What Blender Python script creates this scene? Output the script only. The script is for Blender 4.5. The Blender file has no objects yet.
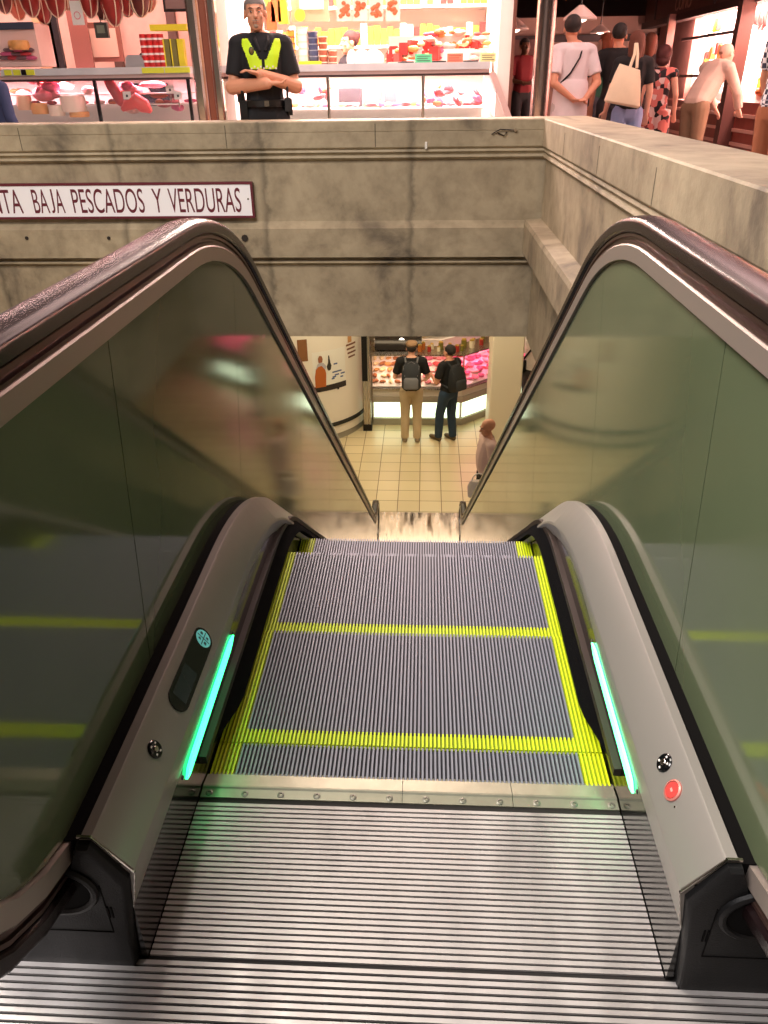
import bpy, bmesh, math, random
from mathutils import Vector, Matrix
random.seed(7)
SC = bpy.context.scene
COL = SC.collection
PI = math.pi
R = math.radians

# ------------------------------------------------------------------ camera
F_PX, PITCH, YAW, ROLL = 752.70, 0.51964, 0.056125, -0.014571
CAM = Vector((0.02003, -1.10342, 1.28495))
_cp, _sp, _cy, _sy = math.cos(PITCH), math.sin(PITCH), math.cos(YAW), math.sin(YAW)
FWD = Vector((-_sy*_cp, _cy*_cp, -_sp)); _r = Vector((_cy, _sy, 0)); _u = _r.cross(FWD)
RGT = _r*math.cos(ROLL) + _u*math.sin(ROLL); UPV = -_r*math.sin(ROLL) + _u*math.cos(ROLL)
cd = bpy.data.cameras.new('camera'); cam = bpy.data.objects.new('camera', cd); COL.objects.link(cam)
m = Matrix((RGT, UPV, -FWD)).transposed().to_4x4(); m.translation = CAM
cam.matrix_world = m
cd.sensor_fit = 'VERTICAL'; cd.sensor_height = 24; cd.lens = F_PX*24/1024; cd.clip_start = .02; cd.clip_end = 200
SC.camera = cam

def at(u, v, Y):
    d = FWD + RGT*((u-384)/F_PX) - UPV*((v-512)/F_PX)
    t = (Y-CAM.y)/d.y
    return CAM + d*t

# ------------------------------------------------------------------ materials
def lin(c):
    return tuple(((x/255)/12.92 if x/255 <= .04045 else ((x/255+.055)/1.055)**2.4) for x in c)
MATS = {}
def mat(name, col, rough=.6, metal=0., emit=None, estr=0., spec=.5, noise=0., nscale=8., bump=0., trans=0., alpha=1., coat=0.):
    if name in MATS: return MATS[name]
    m = bpy.data.materials.new(name); m.use_nodes = True
    nt = m.node_tree; b = nt.nodes['Principled BSDF']
    c = lin(col)
    b.inputs['Base Color'].default_value = (*c, 1)
    b.inputs['Roughness'].default_value = rough
    b.inputs['Metallic'].default_value = metal
    b.inputs['Specular IOR Level'].default_value = spec
    b.inputs['Coat Weight'].default_value = coat
    if trans: b.inputs['Transmission Weight'].default_value = trans; b.inputs['IOR'].default_value = 1.1
    if alpha < 1: b.inputs['Alpha'].default_value = alpha
    if emit:
        b.inputs['Emission Color'].default_value = (*lin(emit), 1); b.inputs['Emission Strength'].default_value = estr
    if noise or bump:
        tc = nt.nodes.new('ShaderNodeTexCoord'); n = nt.nodes.new('ShaderNodeTexNoise')
        n.inputs['Scale'].default_value = nscale; n.inputs['Detail'].default_value = 5
        nt.links.new(tc.outputs['Object'], n.inputs['Vector'])
        if noise:
            mr = nt.nodes.new('ShaderNodeMapRange'); mr.inputs[1].default_value = .25; mr.inputs[2].default_value = .75
            mr.inputs[3].default_value = 1-noise; mr.inputs[4].default_value = 1+noise
            nt.links.new(n.outputs['Fac'], mr.inputs[0])
            mx = nt.nodes.new('ShaderNodeVectorMath'); mx.operation = 'SCALE'
            mx.inputs[0].default_value = c
            nt.links.new(mr.outputs[0], mx.inputs['Scale']); nt.links.new(mx.outputs[0], b.inputs['Base Color'])
        if bump:
            bp = nt.nodes.new('ShaderNodeBump'); bp.inputs['Strength'].default_value = bump; bp.inputs['Distance'].default_value = .01
            nt.links.new(n.outputs['Fac'], bp.inputs['Height']); nt.links.new(bp.outputs[0], b.inputs['Normal'])
    MATS[name] = m
    return m

def concrete():
    m = bpy.data.materials.new('weathered_concrete'); m.use_nodes = True
    nt = m.node_tree; L = nt.links; b = nt.nodes['Principled BSDF']
    g = nt.nodes.new('ShaderNodeNewGeometry')
    def nz(scale, det, dist=0.):
        n = nt.nodes.new('ShaderNodeTexNoise'); n.inputs['Scale'].default_value = scale
        n.inputs['Detail'].default_value = det; n.inputs['Distortion'].default_value = dist; n.inputs['Roughness'].default_value = .62
        L.new(g.outputs['Position'], n.inputs['Vector']); return n
    n1, n2, n3 = nz(1.7, 8, .6), nz(9, 7), nz(55, 3)
    r1 = nt.nodes.new('ShaderNodeValToRGB'); e = r1.color_ramp.elements
    e[0].position = .30; e[0].color = (*lin((104, 93, 79)), 1); e[1].position = .62; e[1].color = (*lin((174, 159, 133)), 1)
    k = r1.color_ramp.elements.new(.45); k.color = (*lin((154, 140, 116)), 1)
    L.new(n1.outputs['Fac'], r1.inputs[0])
    r2 = nt.nodes.new('ShaderNodeValToRGB'); e = r2.color_ramp.elements
    e[0].position = .30; e[0].color = (.60, .58, .55, 1); e[1].position = .56; e[1].color = (1, 1, 1, 1)
    L.new(n2.outputs['Fac'], r2.inputs[0])
    mx = nt.nodes.new('ShaderNodeMixRGB'); mx.blend_type = 'MULTIPLY'; mx.inputs[0].default_value = .6
    L.new(r1.outputs[0], mx.inputs[1]); L.new(r2.outputs[0], mx.inputs[2])
    # dirty vertical joints between the cast blocks of the back wall, slightly wandering
    sx = nt.nodes.new('ShaderNodeSeparateXYZ'); L.new(g.outputs['Position'], sx.inputs[0])
    def M(op, a, b_=None, c_=None):
        q = nt.nodes.new('ShaderNodeMath'); q.operation = op
        for i, v in enumerate((a, b_, c_)):
            if v is None: continue
            if isinstance(v, (int, float)): q.inputs[i].default_value = v
            else: L.new(v, q.inputs[i])
        return q.outputs[0]
    xw = M('ADD', sx.outputs['X'], M('MULTIPLY', M('SUBTRACT', n2.outputs['Fac'], .5), .12))
    fold = M('ABSOLUTE', M('SUBTRACT', M('FRACT', M('ADD', M('DIVIDE', M('ADD', xw, 1.2), 1.113), 100.5)), .5))
    band = nt.nodes.new('ShaderNodeMapRange'); band.inputs[1].default_value = .0; band.inputs[2].default_value = .035
    band.inputs[3].default_value = .55; band.inputs[4].default_value = 1.
    L.new(fold, band.inputs[0])
    on = M('GREATER_THAN', sx.outputs['Y'], 4.6)
    fac = M('ADD', M('MULTIPLY', band.outputs[0], on), M('SUBTRACT', 1, on))
    mx2 = nt.nodes.new('ShaderNodeVectorMath'); mx2.operation = 'SCALE'
    L.new(mx.outputs[0], mx2.inputs[0]); L.new(fac, mx2.inputs['Scale'])
    L.new(mx2.outputs[0], b.inputs['Base Color'])
    b.inputs['Roughness'].default_value = .62
    bp = nt.nodes.new('ShaderNodeBump'); bp.inputs['Strength'].default_value = .35; bp.inputs['Distance'].default_value = .008
    ad = M('ADD', n2.outputs['Fac'], M('MULTIPLY', n3.outputs['Fac'], .5))
    L.new(ad, bp.inputs['Height']); L.new(bp.outputs[0], b.inputs['Normal'])
    return m
CONC = concrete()

def tiles():
    m = bpy.data.materials.new('beige_floor_tiles'); m.use_nodes = True
    nt = m.node_tree; L = nt.links; b = nt.nodes['Principled BSDF']
    g = nt.nodes.new('ShaderNodeNewGeometry'); t = nt.nodes.new('ShaderNodeTexBrick')
    t.offset = 0; t.squash = 1
    for k, v in (('Scale', 1), ('Mortar Size', .006), ('Brick Width', .33), ('Row Height', .33), ('Bias', 0), ('Mortar Smooth', .1)): t.inputs[k].default_value = v
    t.inputs['Color1'].default_value = (*lin((214, 200, 160)), 1); t.inputs['Color2'].default_value = (*lin((204, 188, 148)), 1)
    t.inputs['Mortar'].default_value = (*lin((120, 98, 66)), 1)
    L.new(g.outputs['Position'], t.inputs['Vector']); L.new(t.outputs[0], b.inputs['Base Color'])
    b.inputs['Roughness'].default_value = .28
    return m
TILE = tiles()

def brushed(name, col, rough, aniso_axis='Z', metal=1., var=.25, spec=.5, stretch=(60, 60, 1.2)):
    m = bpy.data.materials.new(name); m.use_nodes = True
    nt = m.node_tree; L = nt.links; b = nt.nodes['Principled BSDF']
    tc = nt.nodes.new('ShaderNodeTexCoord'); mp = nt.nodes.new('ShaderNodeMapping'); mp.inputs['Scale'].default_value = stretch
    n = nt.nodes.new('ShaderNodeTexNoise'); n.inputs['Scale'].default_value = 1.; n.inputs['Detail'].default_value = 4
    L.new(tc.outputs['Object'], mp.inputs[0]); L.new(mp.outputs[0], n.inputs[0])
    mr = nt.nodes.new('ShaderNodeMapRange'); mr.inputs[1].default_value = .3; mr.inputs[2].default_value = .7
    mr.inputs[3].default_value = rough*(1-var); mr.inputs[4].default_value = rough*(1+var)
    L.new(n.outputs['Fac'], mr.inputs[0]); L.new(mr.outputs[0], b.inputs['Roughness'])
    mx = nt.nodes.new('ShaderNodeVectorMath'); mx.operation = 'SCALE'; mx.inputs[0].default_value = lin(col)
    m2 = nt.nodes.new('ShaderNodeMapRange'); m2.inputs[1].default_value = .25; m2.inputs[2].default_value = .75
    m2.inputs[3].default_value = 1-var*.5; m2.inputs[4].default_value = 1+var*.5
    L.new(n.outputs['Fac'], m2.inputs[0]); L.new(m2.outputs[0], mx.inputs['Scale']); L.new(mx.outputs[0], b.inputs['Base Color'])
    b.inputs['Metallic'].default_value = metal; b.inputs['Specular IOR Level'].default_value = spec
    return m

# ------------------------------------------------------------------ mesh builder
class MB:
    def __init__(s): s.v = []; s.f = []; s.mi = []; s.cur = 0; s.T = None
    def add(s, vs, fs):
        o = len(s.v)
        for p in vs:
            p = Vector(p); s.v.append(tuple(s.T @ p) if s.T else tuple(p))
        for f in fs: s.f.append(tuple(o+i for i in f)); s.mi.append(s.cur)
    def box(s, x0, x1, y0, y1, z0, z1):
        if x0 > x1: x0, x1 = x1, x0
        if y0 > y1: y0, y1 = y1, y0
        if z0 > z1: z0, z1 = z1, z0
        s.add([(x0,y0,z0),(x1,y0,z0),(x1,y1,z0),(x0,y1,z0),(x0,y0,z1),(x1,y0,z1),(x1,y1,z1),(x0,y1,z1)],
              [(0,3,2,1),(4,5,6,7),(0,1,5,4),(1,2,6,5),(2,3,7,6),(3,0,4,7)])
        return s
    def loft(s, secs, closed=True, caps=True):
        n = len(secs[0]); vs = [p for sec in secs for p in sec]; fs = []
        for i in range(len(secs)-1):
            for j in range(n if closed else n-1):
                a, b = i*n+j, i*n+(j+1) % n
                fs.append((a, b, b+n, a+n))
        if caps and closed:
            fs.append(tuple(range(n-1, -1, -1))); fs.append(tuple((len(secs)-1)*n+j for j in range(n)))
        s.add(vs, fs); return s
    def tube(s, pts, r, n=10, caps=True):
        pts = [Vector(p) for p in pts]
        rs = r if isinstance(r, (list, tuple)) else [r]*len(pts)
        secs = []; pu = None
        for i, p in enumerate(pts):
            d = (pts[min(i+1, len(pts)-1)] - pts[max(i-1, 0)]).normalized()
            if pu is None: pu = d.orthogonal().normalized()
            pu = (pu - d*pu.dot(d)).normalized(); w = d.cross(pu)
            secs.append([p + (pu*math.cos(2*PI*k/n) + w*math.sin(2*PI*k/n))*rs[i] for k in range(n)])
        return s.loft(secs, True, caps)
    def lathe(s, prof, c=(0,0,0), n=20, axis='z'):
        secs = []
        for r, z in prof:
            ring = []
            for k in range(n):
                a = 2*PI*k/n; x, y = max(r, 1e-4)*math.cos(a), max(r, 1e-4)*math.sin(a)
                p = {'z': (x, y, z), 'y': (x, z, y), 'x': (z, x, y)}[axis]
                ring.append((c[0]+p[0], c[1]+p[1], c[2]+p[2]))
            secs.append(ring)
        return s.loft(secs)
    def ell(s, c, r, n=14, m_=9, rot=None):
        secs = []
        Rm = rot or Matrix.Identity(3)
        for i in range(m_+1):
            t = PI*i/m_; z = -math.cos(t); q = max(math.sin(t), .01)
            secs.append([Vector(c) + Rm @ Vector((r[0]*q*math.cos(2*PI*k/n), r[1]*q*math.sin(2*PI*k/n), r[2]*z)) for k in range(n)])
        return s.loft(secs)
    def prism(s, poly, axis, a, b):
        """poly of 2-D points extruded along axis from a to b"""
        def P(p, w): return {'x': (w, p[0], p[1]), 'y': (p[0], w, p[1]), 'z': (p[0], p[1], w)}[axis]
        return s.loft([[P(p, a) for p in poly], [P(p, b) for p in poly]])
    def mesh(s, name, mats, smooth=False, ang=35):
        me = bpy.data.meshes.new(name); me.from_pydata(s.v, [], s.f); me.update()
        if not isinstance(mats, (list, tuple)): mats = [mats]
        for m_ in mats: me.materials.append(m_)
        for p, i in zip(me.polygons, s.mi): p.material_index = i
        bm = bmesh.new(); bm.from_mesh(me); bmesh.ops.recalc_face_normals(bm, faces=bm.faces)
        if smooth:
            for f in bm.faces: f.smooth = True
            for e in bm.edges:
                if len(e.link_faces) == 2 and e.calc_face_angle(0) > R(ang): e.smooth = False
        bm.to_mesh(me); bm.free()
        return me
    def build(s, name, mats, parent=None, smooth=False, ang=35):
        return link(name, s.mesh(name, mats, smooth, ang), parent)

def link(name, data, parent=None, loc=None):
    o = bpy.data.objects.new(name, data); COL.objects.link(o)
    if parent is not None: o.parent = parent
    if loc is not None: o.location = loc
    return o
def tag(o, label=None, cat=None, group=None, kind=None):
    if label: o['label'] = label
    if cat: o['category'] = cat
    if group: o['group'] = group
    if kind: o['kind'] = kind
    return o
def thing(name, label, cat, loc=(0,0,0), rz=0., group=None, scale=1.):
    o = bpy.data.objects.new(name, None); COL.objects.link(o); o.empty_display_size = .1
    o.location = loc; o.rotation_euler = (0, 0, rz); o.scale = (scale,)*3
    return tag(o, label, cat, group)
def copy_tree(o, parent=None):
    c = o.copy(); COL.objects.link(c); c.parent = parent
    for ch in list(o.children): copy_tree(ch, c)
    return c
def struct(name, mb, m_, **k):
    return tag(mb.build(name, m_, **k), kind='structure')

def text_mesh(body, name, mats, size=1., extrude=.002, sx=1., align='LEFT'):
    cu = bpy.data.curves.new(name, 'FONT'); cu.body = body; cu.size = size; cu.extrude = extrude; cu.align_x = align
    o = bpy.data.objects.new(name, cu); COL.objects.link(o)
    bpy.context.view_layer.update()
    dg = bpy.context.evaluated_depsgraph_get()
    me = bpy.data.meshes.new_from_object(o.evaluated_get(dg)); bpy.data.objects.remove(o); bpy.data.curves.remove(cu)
    for v in me.vertices: v.co.x *= sx
    me.materials.clear(); me.materials.append(mats); me.name = name
    return me

# common materials
STEEL = brushed('brushed_steel', (178, 172, 165), .28)
CHROME = mat('polished_steel', (205, 198, 190), .12, 1.)
DARKM = mat('dark_metal', (40, 38, 38), .35, .7)
BLACK = mat('black_plastic', (13, 13, 14), .5, spec=.3, bump=.15, nscale=400)
WHITE = mat('white_enamel', (232, 228, 222), .4)
GLASSM = mat('clear_glass', (255, 255, 255), .03, 0, trans=1.)
# ================================================================== ESCALATOR
TA = .75; AL = math.atan(TA)
DROP = 4.25
def path(ys, Rr, h, y0, y1, n=12, R2=.65, nl=14, DROP=DROP):
    """level - arc - incline - arc - level profile, as (y, z) points"""
    pts = [(y0 + (ys-y0)*i/6, h) for i in range(6)]
    for i in range(n+1):
        a = AL*i/n; pts.append((ys+Rr*math.sin(a), h-Rr*(1-math.cos(a))))
    ye, ze = pts[-1]
    zl = h-DROP+R2*(1-math.cos(AL)); yl = ye+(ze-zl)/TA
    for i in range(1, nl): pts.append((ye+(yl-ye)*i/nl, ze+(zl-ze)*i/nl))
    for i in range(n+1):
        a = AL*(1-i/n); pts.append((yl+R2*(math.sin(AL)-math.sin(a)), h-DROP+R2*(1-math.cos(a))))
    y2 = pts[-1][0]
    if y1 > y2+.01:
        for i in range(1, 5): pts.append((y2+(y1-y2)*i/4, h-DROP))
    return pts
def zof(pts, y):
    if y <= pts[0][0]: return pts[0][1]
    for (a, b), (c, d) in zip(pts, pts[1:]):
        if a <= y <= c: return b+(d-b)*(y-a)/(c-a+1e-9)
    return pts[-1][1]
NOSE = path(.80, .65, 0, -.5, 8.3)
DH = 4.15; XG = .505; CZ = .610; YN = -.33; YL = 6.80
def hpath(h): return path(.62, .95+(h-.918)*1.5, h, YN, YL, DROP=DH, R2=.35)
DECK = path(.40, 1.0, .318, -.396, 8.0)

W2 = .427
esc = thing('escalator', 'descending escalator with yellow-edged grey steps between steel balustrades', 'escalator', (0, 0, 0))

# --- steps
PITCH_R = .854/94
YEL = mat('yellow_demarcation', (205, 222, 20), .5)
YELD = mat('yellow_groove', (136, 156, 6), .6)
RIB = mat('step_aluminium', (128, 132, 144), .45, .35)
GRV = mat('step_groove', (46, 50, 58), .6, .3)
D = .396
def rib_at(mb, i, y0, y1, zt=0, zb=-.009):
    x = -W2+.0045+PITCH_R*i
    mb.box(x-.0021, x+.0021, y0, y1, zb, zt)
def make_step():
    mb = MB(); ye = MB()
    NB = .040
    for i in range(94):
        side = i < 6 or i >= 88
        if side:
            rib_at(ye, i, -D, 0)
        else:
            rib_at(ye, i, -D, -D+NB); rib_at(mb, i, -D+NB, 0)
    mb.cur = 1; ye.cur = 1
    xi = -W2+.0045+PITCH_R*5.5
    mb.box(xi, -xi, -D+NB, 0, -.03, -.009)
    ye.box(-W2, -xi+2*xi-0, -D, 0, -.03, -.009) if False else None
    ye.box(-W2, xi, -D, 0, -.03, -.009); ye.box(-xi, W2, -D, 0, -.03, -.009); ye.box(xi, -xi, -D, -D+NB, -.03, -.009)
    # curved cleated riser at the nosing
    mb.cur = 1
    prof = [(0, -.012), (.002, -.06), (-.012, -.14), (-.04, -.24), (-.06, -.24), (-.03, -.14), (-.02, -.06), (-.02, -.03)]
    mb.loft([[(-W2, p[0], p[1]) for p in prof], [(W2, p[0], p[1]) for p in prof]])
    mb.cur = 0
    for i in range(2, 92, 2):
        x = -W2+.0045+PITCH_R*i
        mb.loft([[(x-.0022, .0, -.012), (x+.0022, .0, -.012), (x+.0022, -.01, -.02), (x-.0022, -.01, -.02)],
                 [(x-.0022, .005, -.06), (x+.0022, .005, -.06), (x+.0022, -.012, -.06), (x-.0022, -.012, -.06)],
                 [(x-.0022, -.036, -.23), (x+.0022, -.036, -.23), (x+.0022, -.05, -.23), (x-.0022, -.05, -.23)]])
    s = mb.build('step', [RIB, GRV], esc)
    e = ye.build('demarcation_strip', [YEL, YELD], s)
    return s
st0 = make_step()
ys0 = .087
k = 0
while True:
    y = ys0+.4*k
    if y > 7.6: break
    s = st0 if k == 0 else copy_tree(st0, esc)
    s.location = (0, y, zof(NOSE, y))
    k += 1

# --- comb plate (three sections) with screws
COMBM = mat('comb_aluminium', (150, 150, 132), .38, .6, noise=.1, nscale=30)
def comb_section(xa, xb):
    mb = MB()
    mb.prism([(-.068, .002), (-.068, .0095), (-.047, .0105), (-.044, .013), (-.040, .013), (-.006, .006), (-.004, .002)], 'x', xa+.0006, xb-.0006)
    n = int((xb-xa)/PITCH_R)
    for i in range(94):
        x = -W2+PITCH_R*(i+1)
        if xa < x < xb:
            mb.loft([[(x-.0022, -.010, .0065), (x+.0022, -.010, .0065), (x+.0022, -.010, -.003), (x-.0022, -.010, -.003)],
                     [(x-.0014, .008, -.004), (x+.0014, .008, -.004), (x+.0014, .008, -.008), (x-.0014, .008, -.008)]])
    return mb.build('comb_plate', COMBM, esc)
xs = [-W2, -.01, .215, W2]
combs = [comb_section(xs[i], xs[i+1]) for i in range(3)]
sm = MB().lathe([(.0075, 0), (.0075, .0012), (.005, .0022), (.0032, .0022), (.003, .0004), (0, .0004)], (0, 0, 0), 14)
scr_me = sm.mesh('screw', mat('screw_metal', (120, 120, 110), .4, .6), True)
for i in range(12):
    x = -.410+.0748*i
    c = combs[0] if x < -.01 else combs[1] if x < .215 else combs[2]
    o = link('screw', scr_me, c); o.location = (x, -.058, .0095)

# --- ribbed aluminium landing plate between the skirts
LAND = brushed('landing_aluminium', (176, 172, 170), .46, metal=.55, var=.3, stretch=(9, 3, 1))
LGRV = mat('landing_groove', (26, 22, 20), .7, .2)
def ribs(mb, x0, x1, y0, y1, pitch=.0112, z=.010):
    n = int((y1-y0)/pitch)
    for i in range(n):
        y = y0+pitch*(i+.5)
        mb.prism([(y-.0040, z-.004), (y-.0036, z), (y+.0036, z), (y+.0040, z-.004)], 'x', x0, x1)
mb = MB(); ribs(mb, -W2, W2, -.3935, -.069); mb.cur = 1; mb.box(-W2, W2, -.392, -.068, .0015, .0062)
mb.build('landing_plate', [LAND, LGRV], esc)

# --- balustrades
PANEL = brushed('tinted_mirror_panel', (88, 98, 74), .085, metal=.10, var=.3, spec=.6, stretch=(1.5, 1.5, 1.5))
HRM = mat('black_handrail_rubber', (22, 12, 13), .27, 0, spec=.42)
GUIDE = mat('bronze_handrail_guide', (92, 70, 64), .3, .7)
TRIM = mat('capping_aluminium', (158, 146, 138), .36, .55)
DECKM = mat('deck_aluminium', (138, 134, 128), .38, .3, noise=.03, nscale=3)
SKIRT = mat('black_skirt_panel', (14, 13, 12), .13, 0, spec=.45)
SEAL = mat('black_rubber_seal', (6, 5, 5), .8, spec=.1)
BRUSH = mat('black_brush_bristles', (7, 7, 11), .95, spec=.1, bump=1., nscale=600)
HOLD = mat('brush_holder', (44, 34, 30), .5, .3)
LED = mat('green_led_lens', (200, 255, 235), .4, emit=(40, 255, 140), estr=6)

def normals(pts):
    out = []
    for i, p in enumerate(pts):
        a, b = pts[max(i-1, 0)], pts[min(i+1, len(pts)-1)]
        dy, dz = b[0]-a[0], b[1]-a[1]; l = math.hypot(dy, dz)+1e-9
        out.append((-dz/l, dy/l))
    return out
def sweep(sec, pts, x0, sgn):
    """sec = closed list of (dx outward, dn along path normal)"""
    nn = normals(pts)
    return [[(x0+sgn*dx, y+n[0]*dn, z+n[1]*dn) for dx, dn in sec] for (y, z), n in zip(pts, nn)]
def newel(h, rr, first=True, a0=-PI/2, n=14):
    """half circle at the upper (first) or lower newel, from underneath to the top"""
    cz = CZ
    pts = []
    for i in range(n):
        a = PI*i/n
        if first: pts.append((YN-rr*math.sin(a), cz-rr*math.cos(a)))
        else: pts.append((YL+(h-.70)*math.sin(a), .76-DH+(h-.76)*math.cos(a)))
    return pts
def full(h, pts, inlet=0.):
    rr = h-CZ
    a = newel(h, rr, True)
    b = newel(h, rr, False)[1:]+[(YL, .76-DH-(h-.76))]
    pre = [(YN+inlet, CZ-rr)] if inlet else []
    post = [(YL-inlet, 1.52-DH-h)] if inlet else []
    return pre+a+pts+b+post

def top_at(t):   # t: y on the level part / arc / incline, returns top and bottom point pair along the panel
    pass
for sgn in (-1, 1):
    xg = XG*sgn
    # panels : pair PTOP and PB point by point (same number of stations)
    A, B = hpath(.922), path(.40, 1.0, .285, YN, YL)
    lev = 0
    def dens(P):
        out = []
        for p, q in zip(P, P[1:]):
            for j in range(4): out.append((p[0]+(q[0]-p[0])*j/4, p[1]+(q[1]-p[1])*j/4))
        return out+[P[-1]]
    A, B = dens(A), dens(B)
    def idx(y): return min(range(len(A)), key=lambda i: abs(A[i][0]-y))
    cuts = [0, idx(.11), idx(1.01)]+[idx(v) for v in (1.95, 2.8, 3.7, 4.6, 5.5, 6.4)]+[len(A)-1]
    ncirc = [(p, ) for p in ()]
    for ci in range(len(cuts)-1):
        i0, i1 = cuts[ci], cuts[ci+1]
        secs = []
        ra = list(range(i0, i1+1))
        tp = [A[i] for i in ra]; bt = [B[i] for i in ra]
        if ci == 0:
            rr = .308; pre_t, pre_b = [], []
            for j in range(8):
                a = PI/2*(1-j/8)
                pre_t.append((YN-rr*math.sin(a), CZ+rr*math.cos(a))); pre_b.append((YN-rr*math.sin(a), CZ-rr*math.cos(a)))
            tp = pre_t+tp; bt = pre_b+bt
        if ci == len(cuts)-2:
            rr = .308
            for j in range(1, 9):
                a = PI/2*j/8
                tp.append((YL+.22*math.sin(a), .76-DH+.16*math.cos(a))); bt.append((YL+.22*math.sin(a), .76-DH-(.475+.10)*math.cos(a)))
        g = .0015
        for k_, (p, q) in enumerate(zip(tp, bt)):
            sh = g if k_ == 0 else (-g if k_ == len(tp)-1 else 0)
            secs.append([(xg, p[0]+sh, p[1]), (xg+.014*sgn, p[0]+sh, p[1]), (xg+.014*sgn, q[0]+sh, q[1]), (xg, q[0]+sh, q[1])])
        MB().loft(secs).build('balustrade_panel', PANEL, esc)
    # dark core between the two mirror skins closes the gaps, and the outer cladding
    secs = [[(xg+.016*sgn, p[0], p[1]+.0), (xg+.035*sgn, p[0], p[1]), (xg+.035*sgn, q[0], q[1]-.01), (xg+.016*sgn, q[0], q[1]-.01)] for p, q in zip(A, B)]
    MB().loft(secs).build('balustrade_core', SEAL, esc)
    secs = [[(xg+.036*sgn, p[0], p[1]), (xg+.044*sgn, p[0], p[1]), (xg+.044*sgn, q[0], q[1]-.04), (xg+.036*sgn, q[0], q[1]-.04)] for p, q in zip(A, B)]
    MB().loft(secs).build('outer_panel', STEEL, esc)
    # capping rail (light) and handrail guide (bronze, stepped)
    cap = full(.942, hpath(.942))
    sec = [(-.009, -.020), (-.009, .013), (-.006, .016), (.05, .016), (.05, -.020)]
    MB().loft(sweep(sec, cap, xg, sgn)).build('capping_rail', TRIM, esc, smooth=True, ang=25)
    gd = full(.966, hpath(.966))
    sec = [(-.004, -.014), (-.004, -.002), (.004, .000), (.004, .006), (-.002, .008), (-.002, .015), (.003, .016), (.003, .026), (.042, .026), (.05, .0), (.05, -.014)]
    MB().loft(sweep(sec, gd, xg, sgn)).build('handrail_guide', GUIDE, esc, smooth=True, ang=15)
    # handrail : C shaped rubber, closed top
    hp = full(1.002, hpath(1.002), inlet=.10)
    hw = .0355; cx = .0265
    sec = []
    for i in range(13):
        a = PI*i/12; sec.append((cx-hw*math.cos(a)*(1 if abs(math.cos(a)) > .99 else 1), .002+.016*math.sin(a)**.7))
    sec += [(cx+hw, -.014), (cx+hw-.006, -.019), (cx+.022, -.019), (cx+.022, -.008), (cx-.022, -.008), (cx-.022, -.019), (cx-hw+.006, -.019), (cx-hw, -.014)]
    MB().loft(sweep(sec, hp, xg, sgn)).build('handrail', HRM, esc, smooth=True, ang=50)
    # inner deck : outer flat, slope, lip
    secs, sk, seal = [], [], []
    fine = dens(DECK)
    for (y, z) in fine:
        if y > 6.95: break
        f = min(max((y-.15)/.9, 0), 1); lip = .085-.055*f
        nz_ = zof(NOSE, y)
        secs.append([(sgn*.484, y, z-.012), (sgn*.478, y, z), (sgn*.462, y, z), (sgn*.458, y, z-.003), (sgn*.411, y, z-.071), (sgn*.4098, y, z-.079),
                     (sgn*.4262, y, z-.078-lip), (sgn*.4300, y, z-.078-lip), (sgn*.470, y, z-.04)])
        zb = min(nz_-.26, z-.3) if y > .0 else -.03
        sk.append([(sgn*.4285, y, z-.06), (sgn*.440, y, z-.06), (sgn*.440, y, zb), (sgn*.4285, y, zb)])
        seal.append([(sgn*.484, y, z-.010), (sgn*.506, y, z-.010), (sgn*.506, y, z-.05), (sgn*.484, y, z-.05)])
    MB().loft(secs).build('inner_deck', DECKM, esc, smooth=True, ang=28)
    MB().loft(sk).build('skirt_panel', SKIRT, esc)
    MB().loft(seal).build('panel_seal', SEAL, esc)
    # skirt brush
    hb, br = [], []
    y = -.03
    while y < 7.3:
        n_ = zof(NOSE, y); t = min(max((y+.03)/.22, 0), 1); h = n_+.085-.012*min(max((y-.5)/.8, 0), 1)
        hb.append([(sgn*.4287, y, h), (sgn*.414, y, h-.002), (sgn*.414, y, h-.02), (sgn*.4287, y, h-.022)])
        br.append([(sgn*.4287, y, h-.020), (sgn*(.4287-.012*t-.001), y, h-.020), (sgn*(.4285-.036*t), y, h-.021-.040*t), (sgn*.4287, y, h-.024-.034*t)])
        y += .04
    b_ = MB().loft(hb).build('brush_holder', HOLD, esc, smooth=True)
    MB().loft(br).build('skirt_brush', BRUSH, esc)
    # LED strip with pointed ends on the skirt
    poly = [(-.118, .122), (-.100, .136), (-.07, .140), (.24, .148), (.265, .148), (.296, .141), (.268, .130), (.24, .127), (-.07, .117), (-.1, .116)]
    mbx = MB().prism([(a, b-.003) for a, b in poly], 'x', sgn*.4275, sgn*.4225)
    tag(mbx.build('led_strip', LED, esc), 'mint green glowing strip')
    for yy in (-.125, .31):
        o = link('screw', scr_me, esc); o.location = (sgn*.428, yy, .132); o.rotation_euler = (0, -sgn*PI/2, 0); o.scale = (.6,)*3
    # bright end edge of the deck
    mb = MB()
    pr = [(.484, .318), (.462, .318), (.4098, .240), (.4262, .155)]
    for (a, b), (c, d_) in zip(pr, pr[1:]):
        mb.loft([[(sgn*a, -.3985, b+.001), (sgn*c, -.3985, d_+.001), (sgn*c, -.3985, d_-.003), (sgn*a, -.3985, b-.003)],
                 [(sgn*a, -.3945, b+.001), (sgn*c, -.3945, d_+.001), (sgn*c, -.3945, d_-.003), (sgn*a, -.3945, b-.003)]])
    mb.build('deck_end_edge', CHROME, esc)
    # front cap (black moulded) with inlet hole, hatch line and vent
    def sect(y, ins):
        p = [(.7, 0), (.443+ins*.4, 0), (.434+ins*.7, .10), (.4165+ins, .235-ins), (.462+ins*.5, .312-ins), (.484, .312-ins), (.490, .29), (.4985, .262), (.60, .262-ins), (.7, .255-ins)]
        return [(sgn*a, y, b) for a, b in p]
    mb = MB()
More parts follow.
